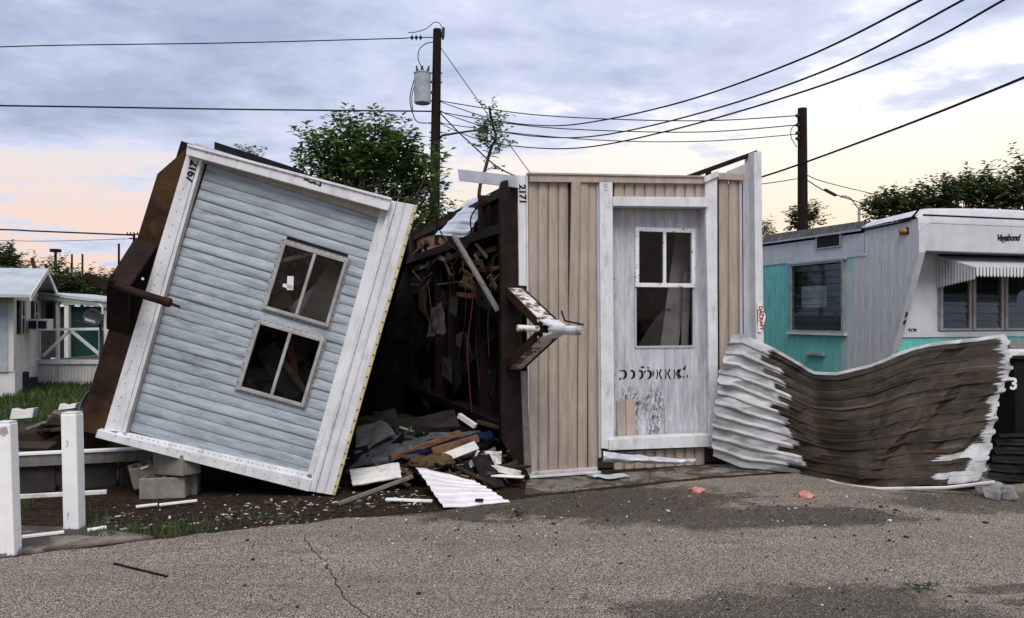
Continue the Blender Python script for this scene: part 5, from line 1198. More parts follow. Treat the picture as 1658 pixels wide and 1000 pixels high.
for pts, r__, m_, l in [([P(765,384,9.9),P(762,355,9.8),P(773,335,9.7),P(788,325,9.6)],0.009,'wire','loose black cable looping over the hanging sheet metal'),
        ([P(712,372,10.4),P(725,395,10.2),P(740,405,9.9),P(755,430,9.6)],0.009,'wire','black cable trailing from the lower edge of hanging sheet metal'),
        ([P(768,455,9.2),P(764,500,9.2),P(757,560,9.2),P(760,620,9.2),P(764,670,9.2)],0.006,'red_wire','dull red wire hanging down inside the dark underside'),
        ([P(806,410,9.0),P(797,425,9.0),P(795,470,9.0),P(790,520,9.0),P(792,580,9.0)],0.005,'thin_wire','thin grey wire hanging beside the dark chassis end')]:
    mb = MB(); mb.tube(catmull(pts, 8), r__, 5); thing(mb, 'loose_cable', M[m_], l, 'cable', smooth=True)
for (pts, l, m_) in [([P(690,545,9.4), P(720,540,9.3), P(715,487,9.5), P(700,500,9.5)], 'grey torn sheet hanging midway in the dark underside', 'dark_concrete'), ([P(747,460,9.3), P(768,470,9.2), P(765,440,9.3), P(752,436,9.4)], 'ragged insulation clump hanging by the splintered lath', 'brown_insul')]:
    slab_quad('hanging_scrap', l, 'scrap', pts, 0.01, m_, wob=0.08)
# crumpled trim and flat scrap below the beige home
tq = [(976,738),(1010,741),(1060,744),(1100,746),(1125,744)]
def trimf(s, t):
    i = s*(len(tq)-1); k = int(min(i, len(tq)-2)); f_ = i-k; u = tq[k][0]*(1-f_)+tq[k+1][0]*f_; v = tq[k][1]*(1-f_)+tq[k+1][1]*f_
    wd = 17*(1-s*0.75); Y = 8.55+0.42*s; p = P(u, v+wd*(t-0.45), Y); p.y += -0.06*math.sin(t*math.pi)+0.03*mnoise.noise(V(s*9,t*3,2)); p.z = max(0.03, p.z+0.012*mnoise.noise(V(s*12,t*2,5))); return p
mb, u_ = grid(trimf, 40, 10); o = thing(mb, 'metal_trim', M['galv'], 'crumpled white metal trim lying under the recessed window wall', 'trim', fix=False, smooth=True); m_ = o.modifiers.new('solid','SOLIDIFY'); m_.thickness = 0.003
def scrapf(s, t):
    a = 2*math.pi*s; r__ = t*(1+0.25*math.sin(3*a)+0.12*math.sin(7*a+1)); c = G(986, 771, 0.03); return V(c.x+0.18*r__*math.cos(a), c.y+0.10*r__*math.sin(a), 0.03+0.02*mnoise.noise(V(math.cos(a)*t*2, math.sin(a)*t*2, 1)))
mb, u_ = grid(scrapf, 28, 5); o = thing(mb, 'flat_scrap', M['house_roof'], 'flat pale grey-green scrap on the ground before the beige home', 'scrap', fix=False); m_ = o.modifiers.new('solid','SOLIDIFY'); m_.thickness = 0.004
plank_thing('trim_strip', 'bent pale strip along the foot of the beige siding', 'strip', G(856,772,0.03), G(972,764,0.03), 0.05, 0.02, 'white_board')

# ------------------------------------------------------------------ litter on the asphalt
plank_thing('stick', 'thin black stick lying alone on the asphalt at left', 'stick', G(184,912,0.018), G(271,933,0.018), 0.016, 0.012, 'black')
for k, (u,v,w,l) in enumerate([(1128,795,.055,'pink insulation tuft on asphalt nearer the beige home'), (1303,804,.06,'pink insulation tuft on asphalt before the crumpled sheet')]):
    c = G(u, v, 0.02); mb = MB(); bm = bmesh.new(); bmesh.ops.create_icosphere(bm, subdivisions=3, radius=1)
    mb.add([c + V(p.co.x*w*1.3, p.co.y*w, max(-0.01, p.co.z*w*0.7))*(1+0.6*mnoise.noise(p.co*2.5+V(k*5,3,0))) for p in bm.verts], [tuple(x.index for x in f.verts) for f in bm.faces]); bm.free()
    thing(mb, 'insulation_tuft', M['insul'], l, 'insulation', 'pink insulation tufts on the road', smooth=True)
def leafy(name, label, u, v, n_, size, mat):
    c = G(u, v, 0.02); mb = MB()
    for k in range(n_):
        a = r_.uniform(0, 6.28); q = c + V(r_.uniform(-1, 1)*size*1.3, r_.uniform(-1, 1)*size*0.6, 0.005+r_.random()*size*0.5); d = V(math.cos(a), math.sin(a), r_.uniform(-.1,.5)); s_ = V(-d.y, d.x, r_.uniform(-.3,.3)); l_ = size*r_.uniform(.5,1.1)
        mb.add([q, q+d*l_*0.5+s_*l_*0.3, q+d*l_, q+d*l_*0.5-s_*l_*0.3], [(0,1,2,3)])
    thing(mb, name, M[mat], label, 'leaves', fix=False)
leafy('leaf_sprig', 'larger torn green leaf sprig on the asphalt at lower right', 1493, 952, 22, 0.055, 'grass')
leafy('leaf_sprig', 'small green leaf sprig on the asphalt at bottom centre', 948, 967, 9, 0.03, 'leaf')
ch = MB()
for k in range(420):
    u = r_.uniform(380, 1600); v = r_.choice([r_.uniform(800, 880), r_.uniform(800, 850), r_.uniform(820, 990)])
    c = G(u, v, 0.016); s_ = r_.uniform(0.003, 0.008) if r_.random() < .93 else r_.uniform(.009, .016); a = r_.uniform(0, 3.14)
    ch.obox(c+V(0,0,s_*0.3), V(math.cos(a),math.sin(a),0.1).normalized(), V(-math.sin(a),math.cos(a),0), V(0,0,1), s_*r_.uniform(.6,1.6), s_*0.7, s_*0.4)
half = len(ch.f)//2
for nm, sl0, mt in (('dark_litter', 0, 'dark_wood'), ('pale_litter', 1, 'white_board')):
    b_ = MB(); cut = int(420*0.72); ks = range(0, cut) if sl0 == 0 else range(cut, 420)
    for k in ks: b_.add(ch.v[k*8:k*8+8], [(0,3,2,1),(4,5,6,7),(0,1,5,4),(1,2,6,5),(2,3,7,6),(3,0,4,7)])
    tag(b_.build(nm, M[mt], fix=False), kind='stuff')
for mt, n_, nm in (('dark_wood', 260, 'verge_litter'), ('old_wood', 170, 'verge_chips'), ('white_board', 22, 'verge_scraps')):
    mb = MB()
    for k in range(n_):
        u = r_.uniform(700, 1330); v = r_.gauss(786 - (u-850)*0.055, 9)
        if k % 3 == 0: u = r_.uniform(170, 700); v = min(r_.gauss(846 - (u-170)*0.085, 12), 862-(u-170)*0.09 if u > 200 else 866); g = G(u, max(v, 760), 0.014); a = r_.uniform(0, 3.14); s_ = r_.uniform(.004, .015)
        mb.obox(g+V(0,0,s_*.25), V(math.cos(a), math.sin(a), r_.uniform(-.2,.2)).normalized(), V(-math.sin(a), math.cos(a), 0), V(0,0,1), s_*r_.uniform(.8,3.0), s_*r_.uniform(.3,.8), s_*.3)
    tag(mb.build(nm, M[mt], fix=False), kind='stuff')
# white gravel in the dirt verge
gv = MB(); ico = [(0,0,1),(0.9,0,0.4),(0.28,0.85,0.4),(-0.72,0.53,0.4),(-0.72,-0.53,0.4),(0.28,-0.85,0.4),(0.5,0.5,-0.4),(-0.5,0.5,-0.4),(-0.5,-0.5,-0.4),(0.5,-0.5,-0.4)]
icf = [(0,1,2),(0,2,3),(0,3,4),(0,4,5),(0,5,1),(1,6,2),(2,7,3),(3,8,4),(4,8,9,5),(5,9,1),(1,9,6),(2,6,7),(3,7,8)]
spots = []
for k in range(85): spots.append((r_.gauss(622, 55), r_.gauss(808, 11), r_.uniform(.005,.020)))
for k in range(60): 
    t = r_.random(); spots.append((300+t*240+r_.gauss(0,14), 848-42*t+r_.gauss(0,9), r_.uniform(.006,.02)))
for k in range(70): spots.append((r_.uniform(170,560), r_.uniform(815,860), r_.uniform(.004,.012)))
for (u,v,s_) in spots:
    c = G(u, max(v, 790), 0.0); a = r_.uniform(0,6.28); ca, sa = math.cos(a), math.sin(a); f1, f2 = r_.uniform(.7,1.8), r_.uniform(.3,.7)
    gv.add([c + V((x*ca-y*sa)*s_*f1, (x*sa+y*ca)*s_, z_*s_*f2+s_*0.25) for x, y, z_ in ico], icf)
tag(gv.build('gravel', M['stone'], fix=False), kind='stuff')
# grass and weeds
def blades(name, pts, hmin, hmax, w, mat):
    mb = MB()
    for (x, y) in pts:
        h_ = r_.uniform(hmin, hmax); a = r_.uniform(0, 6.28); lx, ly = r_.gauss(0, .35)*h_, r_.gauss(0, .35)*h_; dx, dy = math.cos(a)*w, math.sin(a)*w
        mb.v += [(x-dx, y-dy, 0), (x+dx, y+dy, 0), (x+lx*.5-dx*.7, y+ly*.5-dy*.7, h_*.6), (x+lx*.5+dx*.7, y+ly*.5+dy*.7, h_*.6), (x+lx, y+ly, h_)]
        o = len(mb.v)-5; mb.f += [(o, o+1, o+3, o+2), (o+2, o+3, o+4)]
    return tag(mb.build(name, M[mat], fix=False), kind='stuff')
pts = []
for k in range(16000):
    y = r_.uniform(11.6, 26); pts.append((r_.uniform(-0.66*y, -0.38*y), y))
blades('lawn_grass', pts, 0.05, 0.15, 0.012, 'grass')
pts = []
for (u, v, n_, sx, sy) in [(185,862,260,38,9),(245,858,240,40,8),(300,852,200,34,8),(150,868,120,18,7),(40,815,90,6,10),(160,840,60,10,8),(350,835,90,30,8),(420,838,110,25,6),(470,845,70,25,5),(660,812,60,30,7),(560,828,60,40,4),(690,820,40,10,6),(1030,782,40,30,3),(1095,768,40,10,3),(910,795,30,14,3)]:
    for k in range(n_):
        g = G(r_.gauss(u, sx), min(max(v + r_.gauss(0, sy), 760), 872)); pts.append((g.x, g.y))
blades('weeds', pts, 0.015, 0.065, 0.004, 'weed')

# ------------------------------------------------------------------ house, porch and yard at the far left
cn = P(22, 560, 17.0); fc = P(66, 560, 20.5)
gdir = (V(fc.x, fc.y, 0) - V(cn.x, cn.y, 0)); gw = gdir.length; gdir.normalize(); out = V(gdir.y, -gdir.x, 0)
TH = Frame((cn.x, cn.y, 0), out, gdir, (0,0,1))          # x outward from the gable end, y along it
hs_ = empty('house', None, 'old white house with metal gable roof and window air conditioner', 'house', None, TH.M)
hz = lambda u, v, x=0.0: TH.hit(u, v, 0, x)
ze = hz(24, 474).z; zp = hz(55, 447).z; yp = gw*0.5; zf = 0.5
for k in range(14):
    ya, yb = gw*k/14, gw*(k+1)/14
    f_ = lambda y: ze + (zp-ze)*(1-abs(y-yp)/yp)
    mb = MB(); mb.prism([(0,ya+.004,zf),(0,yb-.004,zf),(0,yb-.004,f_(yb)),(0,(ya+yb)/2,f_((ya+yb)/2)),(0,ya+.004,f_(ya))], (-0.06,0,0)); mb.build('wall_board', M['house_white'], hs_)
mb = MB(); mb.box((-6, 0.0, zf), (-0.06, 0.06, ze)); mb.build('side_wall', M['house_white'], hs_)
mb = MB(); mb.box((-6, gw-0.06, zf), (-0.06, gw, ze)); mb.build('side_wall', M['house_white'], hs_)
mb = MB(); mb.box((0.0, -0.02, ze-0.02), (0.03, gw, ze+0.06)); mb.build('gable_band', M['house_white'], hs_)
mb = MB(); mb.box((-6, 0.02, 0), (0.02, gw, zf)); mb.build('skirting', M['house_white'], hs_)
mb = MB(); mb.prism([(0.35,yp,zp+0.08),(0.35,-0.5,ze-0.10),(0.35,-0.5,ze-0.04),(0.35,yp,zp+0.14)], (-6.4,0,0)); rf = mb.build('roof', M['house_roof'], hs_)
mb = MB(); mb.prism([(0.35,yp+.002,zp+0.08),(0.35,gw+0.5,ze-0.10),(0.35,gw+0.5,ze-0.04),(0.35,yp+.002,zp+0.14)], (-6.4,0,0)); mb.build('roof_slope', M['house_roof'], rf)
mb = MB(); mb.prism([(0.352,yp,zp+0.02),(0.352,gw+0.52,ze-0.17),(0.352,gw+0.52,ze-0.05),(0.352,yp,zp+0.14)], (0.03,0,0)); mb.prism([(0.352,yp,zp+0.02),(0.352,-0.52,ze-0.17),(0.352,-0.52,ze-0.05),(0.352,yp,zp+0.14)], (0.03,0,0)); mb.build('bargeboard', M['house_white'], rf)
for (ua, ub, va, vb) in ((27,38,487,540),(50,59,488,528)):
    A, B = hz(ua, vb), hz(ub, va)
    mb = MB(); mb.box((0.0, A.y, A.z), (0.05, B.y, B.z)); wd = mb.build('window', M['shutter'], hs_)
    mb = MB(); yw = (B.y-A.y); mb.box((0.05, A.y+yw*.3, A.z+.04), (0.06, B.y-yw*.3, A.z+(B.z-A.z)*.48)); mb.box((0.05, A.y+yw*.3, A.z+(B.z-A.z)*.52), (0.06, B.y-yw*.3, B.z-.04)); mb.build('pane', M['dark_glass'], wd)
    mb = MB(); mb.box((0.05, A.y+yw*.22, A.z), (0.065, A.y+yw*.3, B.z)); mb.box((0.05, B.y-yw*.3, A.z), (0.065, B.y-yw*.22, B.z)); mb.box((0.05, A.y+yw*.3, A.z+(B.z-A.z)*.48), (0.065, B.y-yw*.3, A.z+(B.z-A.z)*.52)); mb.build('frame', M['house_white'], wd)
A = hz(1, 600); B = hz(9, 483)
mb = MB(); mb.box((-0.9, -0.02, zf), (-0.1, 0.0, 2.1)); mb.build('door', M['metal_grey'], hs_)
A = hz(40, 535, 0.02); B = hz(58, 516, 0.02)
ac = empty('air_conditioner', TH.M @ V(0.04, A.y, A.z), 'white window air conditioner sticking out of the old white house', 'air conditioner'); ac.rotation_euler = TH.M.to_euler()
mb = MB(); mb.box((0.03,0,0),(0.42,(B.y-A.y)*0.55,B.z-A.z)); mb.build('case', M['house_white'], ac, bevel=0.01)
mb = MB(); mb.box((0.05,-0.006,0.04),(0.2,0.0,B.z-A.z-0.04)); mb.box((0.23,-0.006,0.04),(0.39,0.0,B.z-A.z-0.04)); mb.build('grille', M['shutter'], ac)
# porch with gate, lean-to roof and skirting
pg = P(62, 622, 20.0); PY = 20.0
pr = empty('porch', (pg.x, PY, 0), 'white skirted porch with pale green lean-to roof and corner post', 'porch')
q = lambda u, v, y=PY: P(u, v, y) - V(pg.x, PY, 0)
zs_ = q(60, 582).z; xe = q(180, 600).x
nsk = 22
for k in range(nsk):
    xa = xe*k/nsk; mb = MB(); mb.box((xa+.004, 0, 0), (xe*(k+1)/nsk-.004, 0.03, zs_-0.10)); mb.build('skirt_board', M['house_white'], pr)
mb = MB(); mb.box((-0.05,-0.04,zs_-0.10),(xe,0.02,zs_)); mb.build('deck_edge', M['white_trim'], pr)
mb = MB(); mb.box((-0.05,0.02,zs_-0.08),(xe,3.0,zs_-0.02)); mb.build('deck', M['old_wood'], pr)
ra, rb = q(60, 476), q(185, 492); ra2, rb2 = q(60, 483), q(185, 500)
mb = MB(); mb.prism([ra2, rb2, rb, ra], (0,0.05,0)); mb.build('fascia', M['green_fascia'], pr)
mb = MB(); mb.prism([ra+V(0,-.03,.02), rb+V(0,-.03,.02), rb+V(0,-.03,.06), ra+V(0,-.03,.06)], (0,2.8,0)); mb.build('roof', M['house_roof'], pr)
for (ua, ub) in ((88, 91.5), (166, 178)):
    A = q(ua, 582); B = q(ub, 489); mb = MB(); mb.box((A.x,0.06,zs_),(B.x,0.16,B.z)); mb.build('porch_post', M['house_white'], pr)
A = q(61.5, 582, 20.9); B = q(90, 478, 20.9); mb = MB(); mb.box((A.x,0.9,zs_),(B.x,0.96,B.z)); wl = mb.build('porch_wall', M['house_grey'], pr)
A = q(75, 519, 20.85); B = q(84, 491, 20.85); mb = MB(); mb.box((A.x,0.84,A.z),(B.x,0.9,B.z)); mb.build('dark_opening', M['shutter'], wl)
mb = MB(); mb.tube([q(160,492,19.95), q(166,497,19.95), q(166,508,19.95)], 0.025, 8); mb.build('drain_pipe', M['house_white'], pr)
gt = empty('gate', q(66,580) + V(pg.x, PY-0.09, 0), 'low white braced gate rail across the porch front', 'gate'); g0 = V(gt.location)if False else Vector(gt.location)
gq_ = lambda u, v: P(u, v, PY-0.09) - g0
for nm, a, b_, t_ in (('top_rail',(63,533.5),(166,532),.06),('brace',(70,576),(112,536),.07),('brace',(116,536),(163,575),.07),('stile',(112,536),(112,578),.035),('stile',(162,535),(162,578),.05),('stile',(64,535),(64,578),.05)):
    mb = MB(); mb.plank(gq_(*a), gq_(*b_), 0.03, t_, (0,0,1) if nm != 'stile' else (1,0,0)); mb.build(nm, M['white_trim'], gt)
# stone steps by the house
for lo, hi, l in [((-10,637),(28,603),'dark stacked step block at the left edge by the white house'), ((20,631),(44,612),'smaller dark step block beside the house skirting')]:
    A = G(lo[0], lo[1]); B = P(hi[0], hi[1], A.y); mb = MB(); mb.box((A.x, A.y, 0), (B.x, A.y+0.45, B.z)); thing(mb, 'step_block', M['dark_concrete'], l, 'step', bevel=0.02)
# satellite dish
dp = P(163, 560, 18.9); ds = empty('satellite_dish', (dp.x, dp.y, 0), 'dark grey satellite dish on a short mast before the porch', 'satellite dish')
dc = P(153, 515, 18.75) - V(dp.x, dp.y, 0)
mb = MB(); mb.tube([V(0,0,0), V(0,0,dc.z-0.18), dc+V(0.05,0.03,-0.02)], 0.03, 8); mb.build('mast', M['dish'], ds)
dn = V(-0.30,-1,0.22).normalized(); da = dn.cross(V(0.25,0,1)).normalized(); db = da.cross(dn)
def dishf(s, t):
    a = 2*math.pi*s; return dc + da*(0.27*t*math.cos(a)) + db*(0.19*t*math.sin(a)) + dn*(0.07*t*t)
mb, u_ = grid(dishf, 28, 6); o = mb.build('reflector', M['dish'], ds, fix=False, smooth=True); m_ = o.modifiers.new('solid','SOLIDIFY'); m_.thickness = 0.015
text_mb('DIRECTV', 0.075, -da if (-da).x > 0 else da, V(-0.25,0,1), dc + V(-0.14,0,-0.06) + dn*0.085, 0.002, 0.003).build('lettering', M['number_white'], ds)
mb = MB(); mb.tube([dc+db*-0.17+dn*0.06, dc+dn*0.36+db*-0.16+da*0.1], 0.014, 6); mb.build('feed_arm', M['dish'], ds)
# green carport building behind
cg = P(84, 575, 30); cp_ = empty('carport', (cg.x, 30, 0), 'dark green building with white fascia and posts seen through the porch', 'building')
q = lambda u, v: P(u, v, 30) - V(cg.x, 30, 0)
mb = MB(); mb.box((q(60,0).x, 0.25, 0), (q(215,0).x, 4, q(0,496).z)); mb.build('wall', M['dark_green'], cp_)
for a, b_ in ((488,493),(481,487)):
    mb = MB(); mb.box((q(55,0).x, -0.1 if a < 485 else 0, q(0,b_).z), (q(220,0).x, 0.2, q(0,a).z)); mb.build('fascia', M['white_trim'], cp_)
for u in (107, 85, 180):
    mb = MB(); mb.box((q(u-3.5,0).x, 0.02, 0), (q(u+3.5,0).x, 0.2, q(0,494).z)); mb.build('post', M['house_white'], cp_)
mb = MB(); mb.box((q(50,0).x, -0.08, q(0,481).z), (q(225,0).x, 4.2, q(0,479).z)); mb.build('roof', M['house_roof'], cp_)

# ------------------------------------------------------------------ poles
def pole(u, Y, vt, r0, r1, label, lean=0.0, name='utility_pole'):
    b_ = P(u, 512, Y); r = empty(name, (b_.x+lean, Y, 0), label, 'pole'); top = P(u, vt, Y).z
    mb = MB(); n_ = 9; mb.tube([V(-lean*k/n_, 0, top*k/n_) for k in range(n_+1)], [r0+(r1-r0)*k/n_ for k in range(n_+1)], 12); mb.build('shaft', M['pole'], r); return r, top
Y1 = 26.0
p1, zt1 = pole(708, Y1, 47, 0.19, 0.125, 'tall dark utility pole carrying a transformer behind the leafy tree', -0.16)
o1 = Vector(p1.location); w1 = lambda u, v, Y=Y1: P(u, v, Y) - o1
mb = MB(); c = w1(684, 143, 25.75); hh = 0.46; mb.tube([c+V(0,0,-hh), c+V(0,0,-hh+.03), c+V(0,0,hh-.04), c+V(0,0,hh), c+V(0,0,hh+.05)], [0.22,0.25,0.25,0.27,0.17], 20); tf = mb.build('transformer', M['metal_grey'], p1)
for dx in (-0.13, 0.0, 0.14):
    mb = MB(); b0_ = c+V(dx,0,hh+0.03); mb.tube([b0_, b0_+V(dx*.25,0,.08), b0_+V(dx*.3,0,.12), b0_+V(dx*.4,0,.20)], [0.03,0.045,0.03,0.02], 8); mb.build('bushing', M['dish'], tf)
mb = MB(); mb.box((c.x, -0.1, c.z-0.1), (c.x+0.45, 0.0, c.z-0.04)); mb.box((c.x, -0.1, c.z+0.22), (c.x+0.45, 0.0, c.z+0.28)); mb.build('bracket', M['dish'], p1)
# dead-end insulators and arrester
for u, v in ((667,60.5),(674,60.5),(681,60.5)):
    mb = MB(); d = w1(u, v); mb.tube([d+V(-.04,0,0), d+V(0,0,0), d+V(.04,0,0)], [0.03,0.085,0.03], 10); mb.build('insulator', M['dish'], p1)
mb = MB(); mb.tube([w1(658,61), w1(706,60)], 0.015, 5); mb.build('strain_rod', M['wire'], p1)
mb = MB(); d = w1(717, 52); mb.tube([d+V(0,0,-.22), d+V(0,0,-.1), d+V(0.02,0,.1), d+V(0.03,0,.16)], [0.03,0.06,0.05,0.025], 8); mb.build('arrester', M['dish'], p1)
mb = MB(); mb.plank(w1(706,56), w1(718,52), 0.05, 0.05); mb.build('arrester_arm', M['dish'], p1)
for pts, rr in [([(661,52),(672,52),(690,46),(703,36),(712,38),(716,46)],0.012), ([(703,68),(690,70),(679,80),(677,95),(682,108),(681,113)],0.014), ([(671,128),(665,150),(664,165),(668,182),(676,197),(697,199)],0.016), ([(674,130),(667,155),(668,178)],0.014), ([(697,157),(682,156),(672,150)],0.012), ([(714,233),(719,238),(712,237)],0.01)]:
    mb = MB(); mb.tube(catmull([w1(u, v, 25.7) for u, v in pts], 8), rr, 5); mb.build('jumper_wire', M['wire'], p1, smooth=True)
for v in (163, 180, 199, 118, 133, 214, 227, 240):
    mb = MB(); d = w1(711, v, 25.95); mb.tube([d+V(-.3,0,0), d+V(.10,0,0)], 0.022, 6); mb.build('bolt', M['dish'], p1)
mb = MB(); mb.tube([w1(713,223), w1(716,219,25.6), w1(740,215,25.2), w1(775,210,24.9)], [0.035,0.035,0.03,0.028], 8); la = mb.build('lamp_arm', M['dish'], p1, smooth=True)
mb = MB(); d = w1(782, 214, 24.9); mb.tube([d+V(0,0,.17), d+V(0,0,.12), d+V(0,0,-.0), d+V(0,0,-.03)], [0.06,0.14,0.16,0.13], 14); lh = mb.build('lamp_head', M['dish'], p1)
mb = MB(); mb.tube([d+V(0,0,-.03), d+V(0,0,-.05), d+V(0,0,-.22), d+V(0,0,-.24)], [0.10,0.145,0.135,0.09], 14); mb.build('lamp_refractor', M['metal_grey'], lh)
Y2 = 24.0
p2_, zt2_ = pole(1299, Y2, 175, 0.16, 0.125, 'shorter dark reddish utility pole behind the teal trailer roof', 0.03)
o2 = Vector(p2_.location); w2 = lambda u, v, Y=Y2: P(u, v, Y) - o2
for v in (187, 202, 215, 224):
    mb = MB(); d = w2(1291, v, 23.9); mb.tube([d+V(-.05,0,0), d, d+V(.06,0,0)], [0.03,0.06,0.03], 8); mb.build('insulator', M['dish'], p2_)
mb = MB(); mb.tube(catmull([w2(1291,187,23.85), w2(1291,200,23.85), w2(1282,207,23.85), w2(1281,222,23.85), w2(1290,238,23.85)], 8), 0.012, 5); mb.build('jumper_wire', M['wire'], p2_)
# wires
def wire(name, label, pts, r, mat='wire', cat='wire', n_=10):
    q = catmull([P(*p) for p in pts], n_); b_ = q[0].copy(); mb = MB(); mb.tube(q, r, 5); return thing(mb, name, M[mat], label, cat, base=b_, smooth=True, fix=False)
wire('power_line', 'uppermost power line running left from the top of the transformer pole', [(-1600,40,21),(-700,72,22.4),(-160,78,23.5),(100,73,24.2),(380,69,25),(659,61.5,26)], 0.017)
wire('power_line', 'thick cable running left from below the transformer', [(-1600,120,19),(-700,155,20.5),(-160,168,22.6),(150,173,24),(400,177,25),(697,180,26)], 0.025)
wire('power_line', 'thick distant cable at far left running to the far pole', [(-1500,340,62),(-700,358,62),(-60,370,62),(60,374,62),(218,380.5,62)], 0.06)
wire('power_line', 'thin distant wire below the thick one at far left', [(-1500,356,62),(-700,376,62),(-60,388,62),(80,390,62),(218,386,62)], 0.022, 'thin_wire')
wire('power_line', 'top wire between the two utility poles', [(711,163,26),(850,184,25.5),(1000,193,25),(1150,195,24.5),(1291,187,23.9)], 0.016)
wire('power_line', 'middle wire between the two utility poles', [(711,181,26),(850,203,25.5),(1000,212,25),(1150,213,24.5),(1291,202,23.9)], 0.016)
wire('power_line', 'bottom wire between the two utility poles', [(711,199,26),(850,217,25.5),(1000,228,25),(1150,228,24.5),(1291,217,23.9)], 0.014)
wire('power_line', 'highest cable sweeping from the transformer pole to upper right', [(711,164,26),(800,193,22),(880,203,19),(960,197,16),(1110,163,13),(1300,94,10.3),(1490,0,8.2),(1600,-62,7.2),(2300,-520,4.0)], 0.013)
wire('power_line', 'middle cable sweeping from the transformer pole to upper right', [(711,180,26),(800,210,22),(890,222,19),(985,217,16),(1150,178,13),(1350,108,10.2),(1558,0,8.1),(1680,-68,7.1),(2400,-500,4.2)], 0.013)
wire('power_line', 'lowest cable sweeping from the transformer pole to upper right', [(711,199,26),(770,224,23),(840,237,20),(940,239,17),(1080,212,14),(1300,148,11),(1480,78,9.3),(1624,0,8.1),(1760,-78,7.1),(2500,-480,4.4)], 0.013)
wire('service_drop', 'thick service cable rising behind the beige home to the right edge', [(711,181,26),(760,230,24.8),(830,283,23.3),(980,318,21.8),(1120,313,20.2),(1237,285,18.5),(1440,212,14.5),(1658,125,11),(1800,62,9.4),(2500,-260,6.5)], 0.020)
wire('guy_wire', 'thin guy wire slanting down from the transformer pole top', [(713,76,26),(785,178,25),(860,282,24.2),(1000,470,23)], 0.012)
wire('service_drop', 'short wire from right pole going left behind beige home', [(1291,289,23.9),(1260,294,23),(1215,300,22)], 0.012)
wire('service_drop', 'upper wire leaving the right pole down toward the far trees', [(1308,284,24),(1345,297,26),(1450,322,34)], 0.013)
wire('service_drop', 'lower thick spliced wire leaving the right pole toward the trees', [(1308,292,24),(1325,303,24.6),(1345,312,25.4),(1412,334,30)], 0.017)
plank_thing('wire_splice', 'dark splice sleeve on the lower wire right of the right pole', 'splice', P(1336,307,25.1), P(1353,316,25.7), 0.07, 0.07, 'wire')
# far poles and lamps
def far_pole(name, label, u, vt, Y, r, cat='pole'):
    b_ = P(u, 512, Y); e = empty(name, (b_.x, Y, 0), label, cat, 'far poles at left'); zt_ = P(u, vt, Y).z; mb = MB(); mb.tube([V(0,0,0), V(0,0,zt_)], [r, r*0.8], 8); mb.build('shaft', M['wire'], e); return e, zt_
e, zt_ = far_pole('street_lamp', 'far lamp post with flat box head above the white house roof', 90, 408, 60, 0.11, 'street lamp'); mb = MB(); mb.box((-0.26,-.3,zt_),(0.26,.3,zt_+0.22)); mb.build('lamp_head', M['wire'], e)
far_pole('far_pole', 'thin far pole with hoop beside it right of the lamp', 116.5, 411, 70, 0.09)
e, zt_ = far_pole('far_pole', 'short far pole with wire hoop on top', 110, 432, 70, 0.07); mb = MB(); mb.tube([V(0.24*math.cos(a*math.pi/8), 0, zt_+0.15+0.24*math.sin(a*math.pi/8)) for a in range(-2, 11)], 0.03, 5); mb.build('hoop', M['wire'], e)
far_pole('far_pole', 'plain thin far pole above the rusty jack foot', 133.5, 411, 70, 0.09)
far_pole('far_pole', 'thin far pole just left of the rusty chassis', 192.5, 394, 66, 0.10)
e, zt_ = far_pole('utility_pole', 'far utility pole with crossarms against the pink sky', 217, 378, 62, 0.11)
for k, dz in enumerate((0.05, 0.35)):
    mb = MB(); mb.box((-0.55+.2*k,-.05,zt_-dz-.05),(0.55,.05,zt_-dz+.04)); mb.build('crossarm', M['wire'], e)
for k in range(5):
    mb = MB(); mb.tube([V(-.5+k*.25,0,zt_-.02),V(-.5+k*.25,0,zt_+.12)],0.04,6); mb.build('insulator', M['wire'], e)
b_ = P(1391, 512, 55); e = empty('street_lamp', (b_.x, 55, 0), 'far street lamp with two curved arms right of the right pole', 'street lamp'); zz = P(0, 336, 55).z
mb = MB(); mb.tube([V(0,0,0), V(0,0,zz)], [0.1,0.08], 8); mb.build('shaft', M['metal_grey'], e)
for s_ in (-1, 1):
    mb = MB(); mb.tube(catmull([V(0,0,zz-.1), V(s_*.35,0,zz+.35), V(s_*.6,0,zz+.65), V(s_*.95,0,zz+.72)], 6), 0.045, 6); mb.build('lamp_arm', M['metal_grey'], e)
    mb = MB(); mb.box((min(s_*.85,s_*1.15),-.12,zz+.66),(max(s_*.85,s_*1.15),.12,zz+.78)); mb.build('lamp_head', M['metal_grey'], e)
b_ = P(709, 512, 60); e = empty('antenna_mast', (b_.x, 60, 0), 'thin antenna mast far behind beside the transformer pole', 'antenna'); zz = P(0, 308, 60).z
mb = MB(); mb.tube([V(0,0,0), V(0,0,zz)], 0.07, 6); mb.build('shaft', M['metal_grey'], e)
for dz, n_ in ((0.35, 5), (1.6, 3)):
    mb = MB(); mb.box((-.35,-.04,zz-dz-.04),(.35,.04,zz-dz+.04)); mb.build('antenna_bar', M['metal_grey'], e)
    for k in range(n_):
        mb = MB(); x = -.35+.7*k/(n_-1); mb.box((x-.03,-.05,zz-dz-.3),(x+.03,.05,zz-dz+.3)); mb.build('antenna_panel', M['metal_grey'], e)

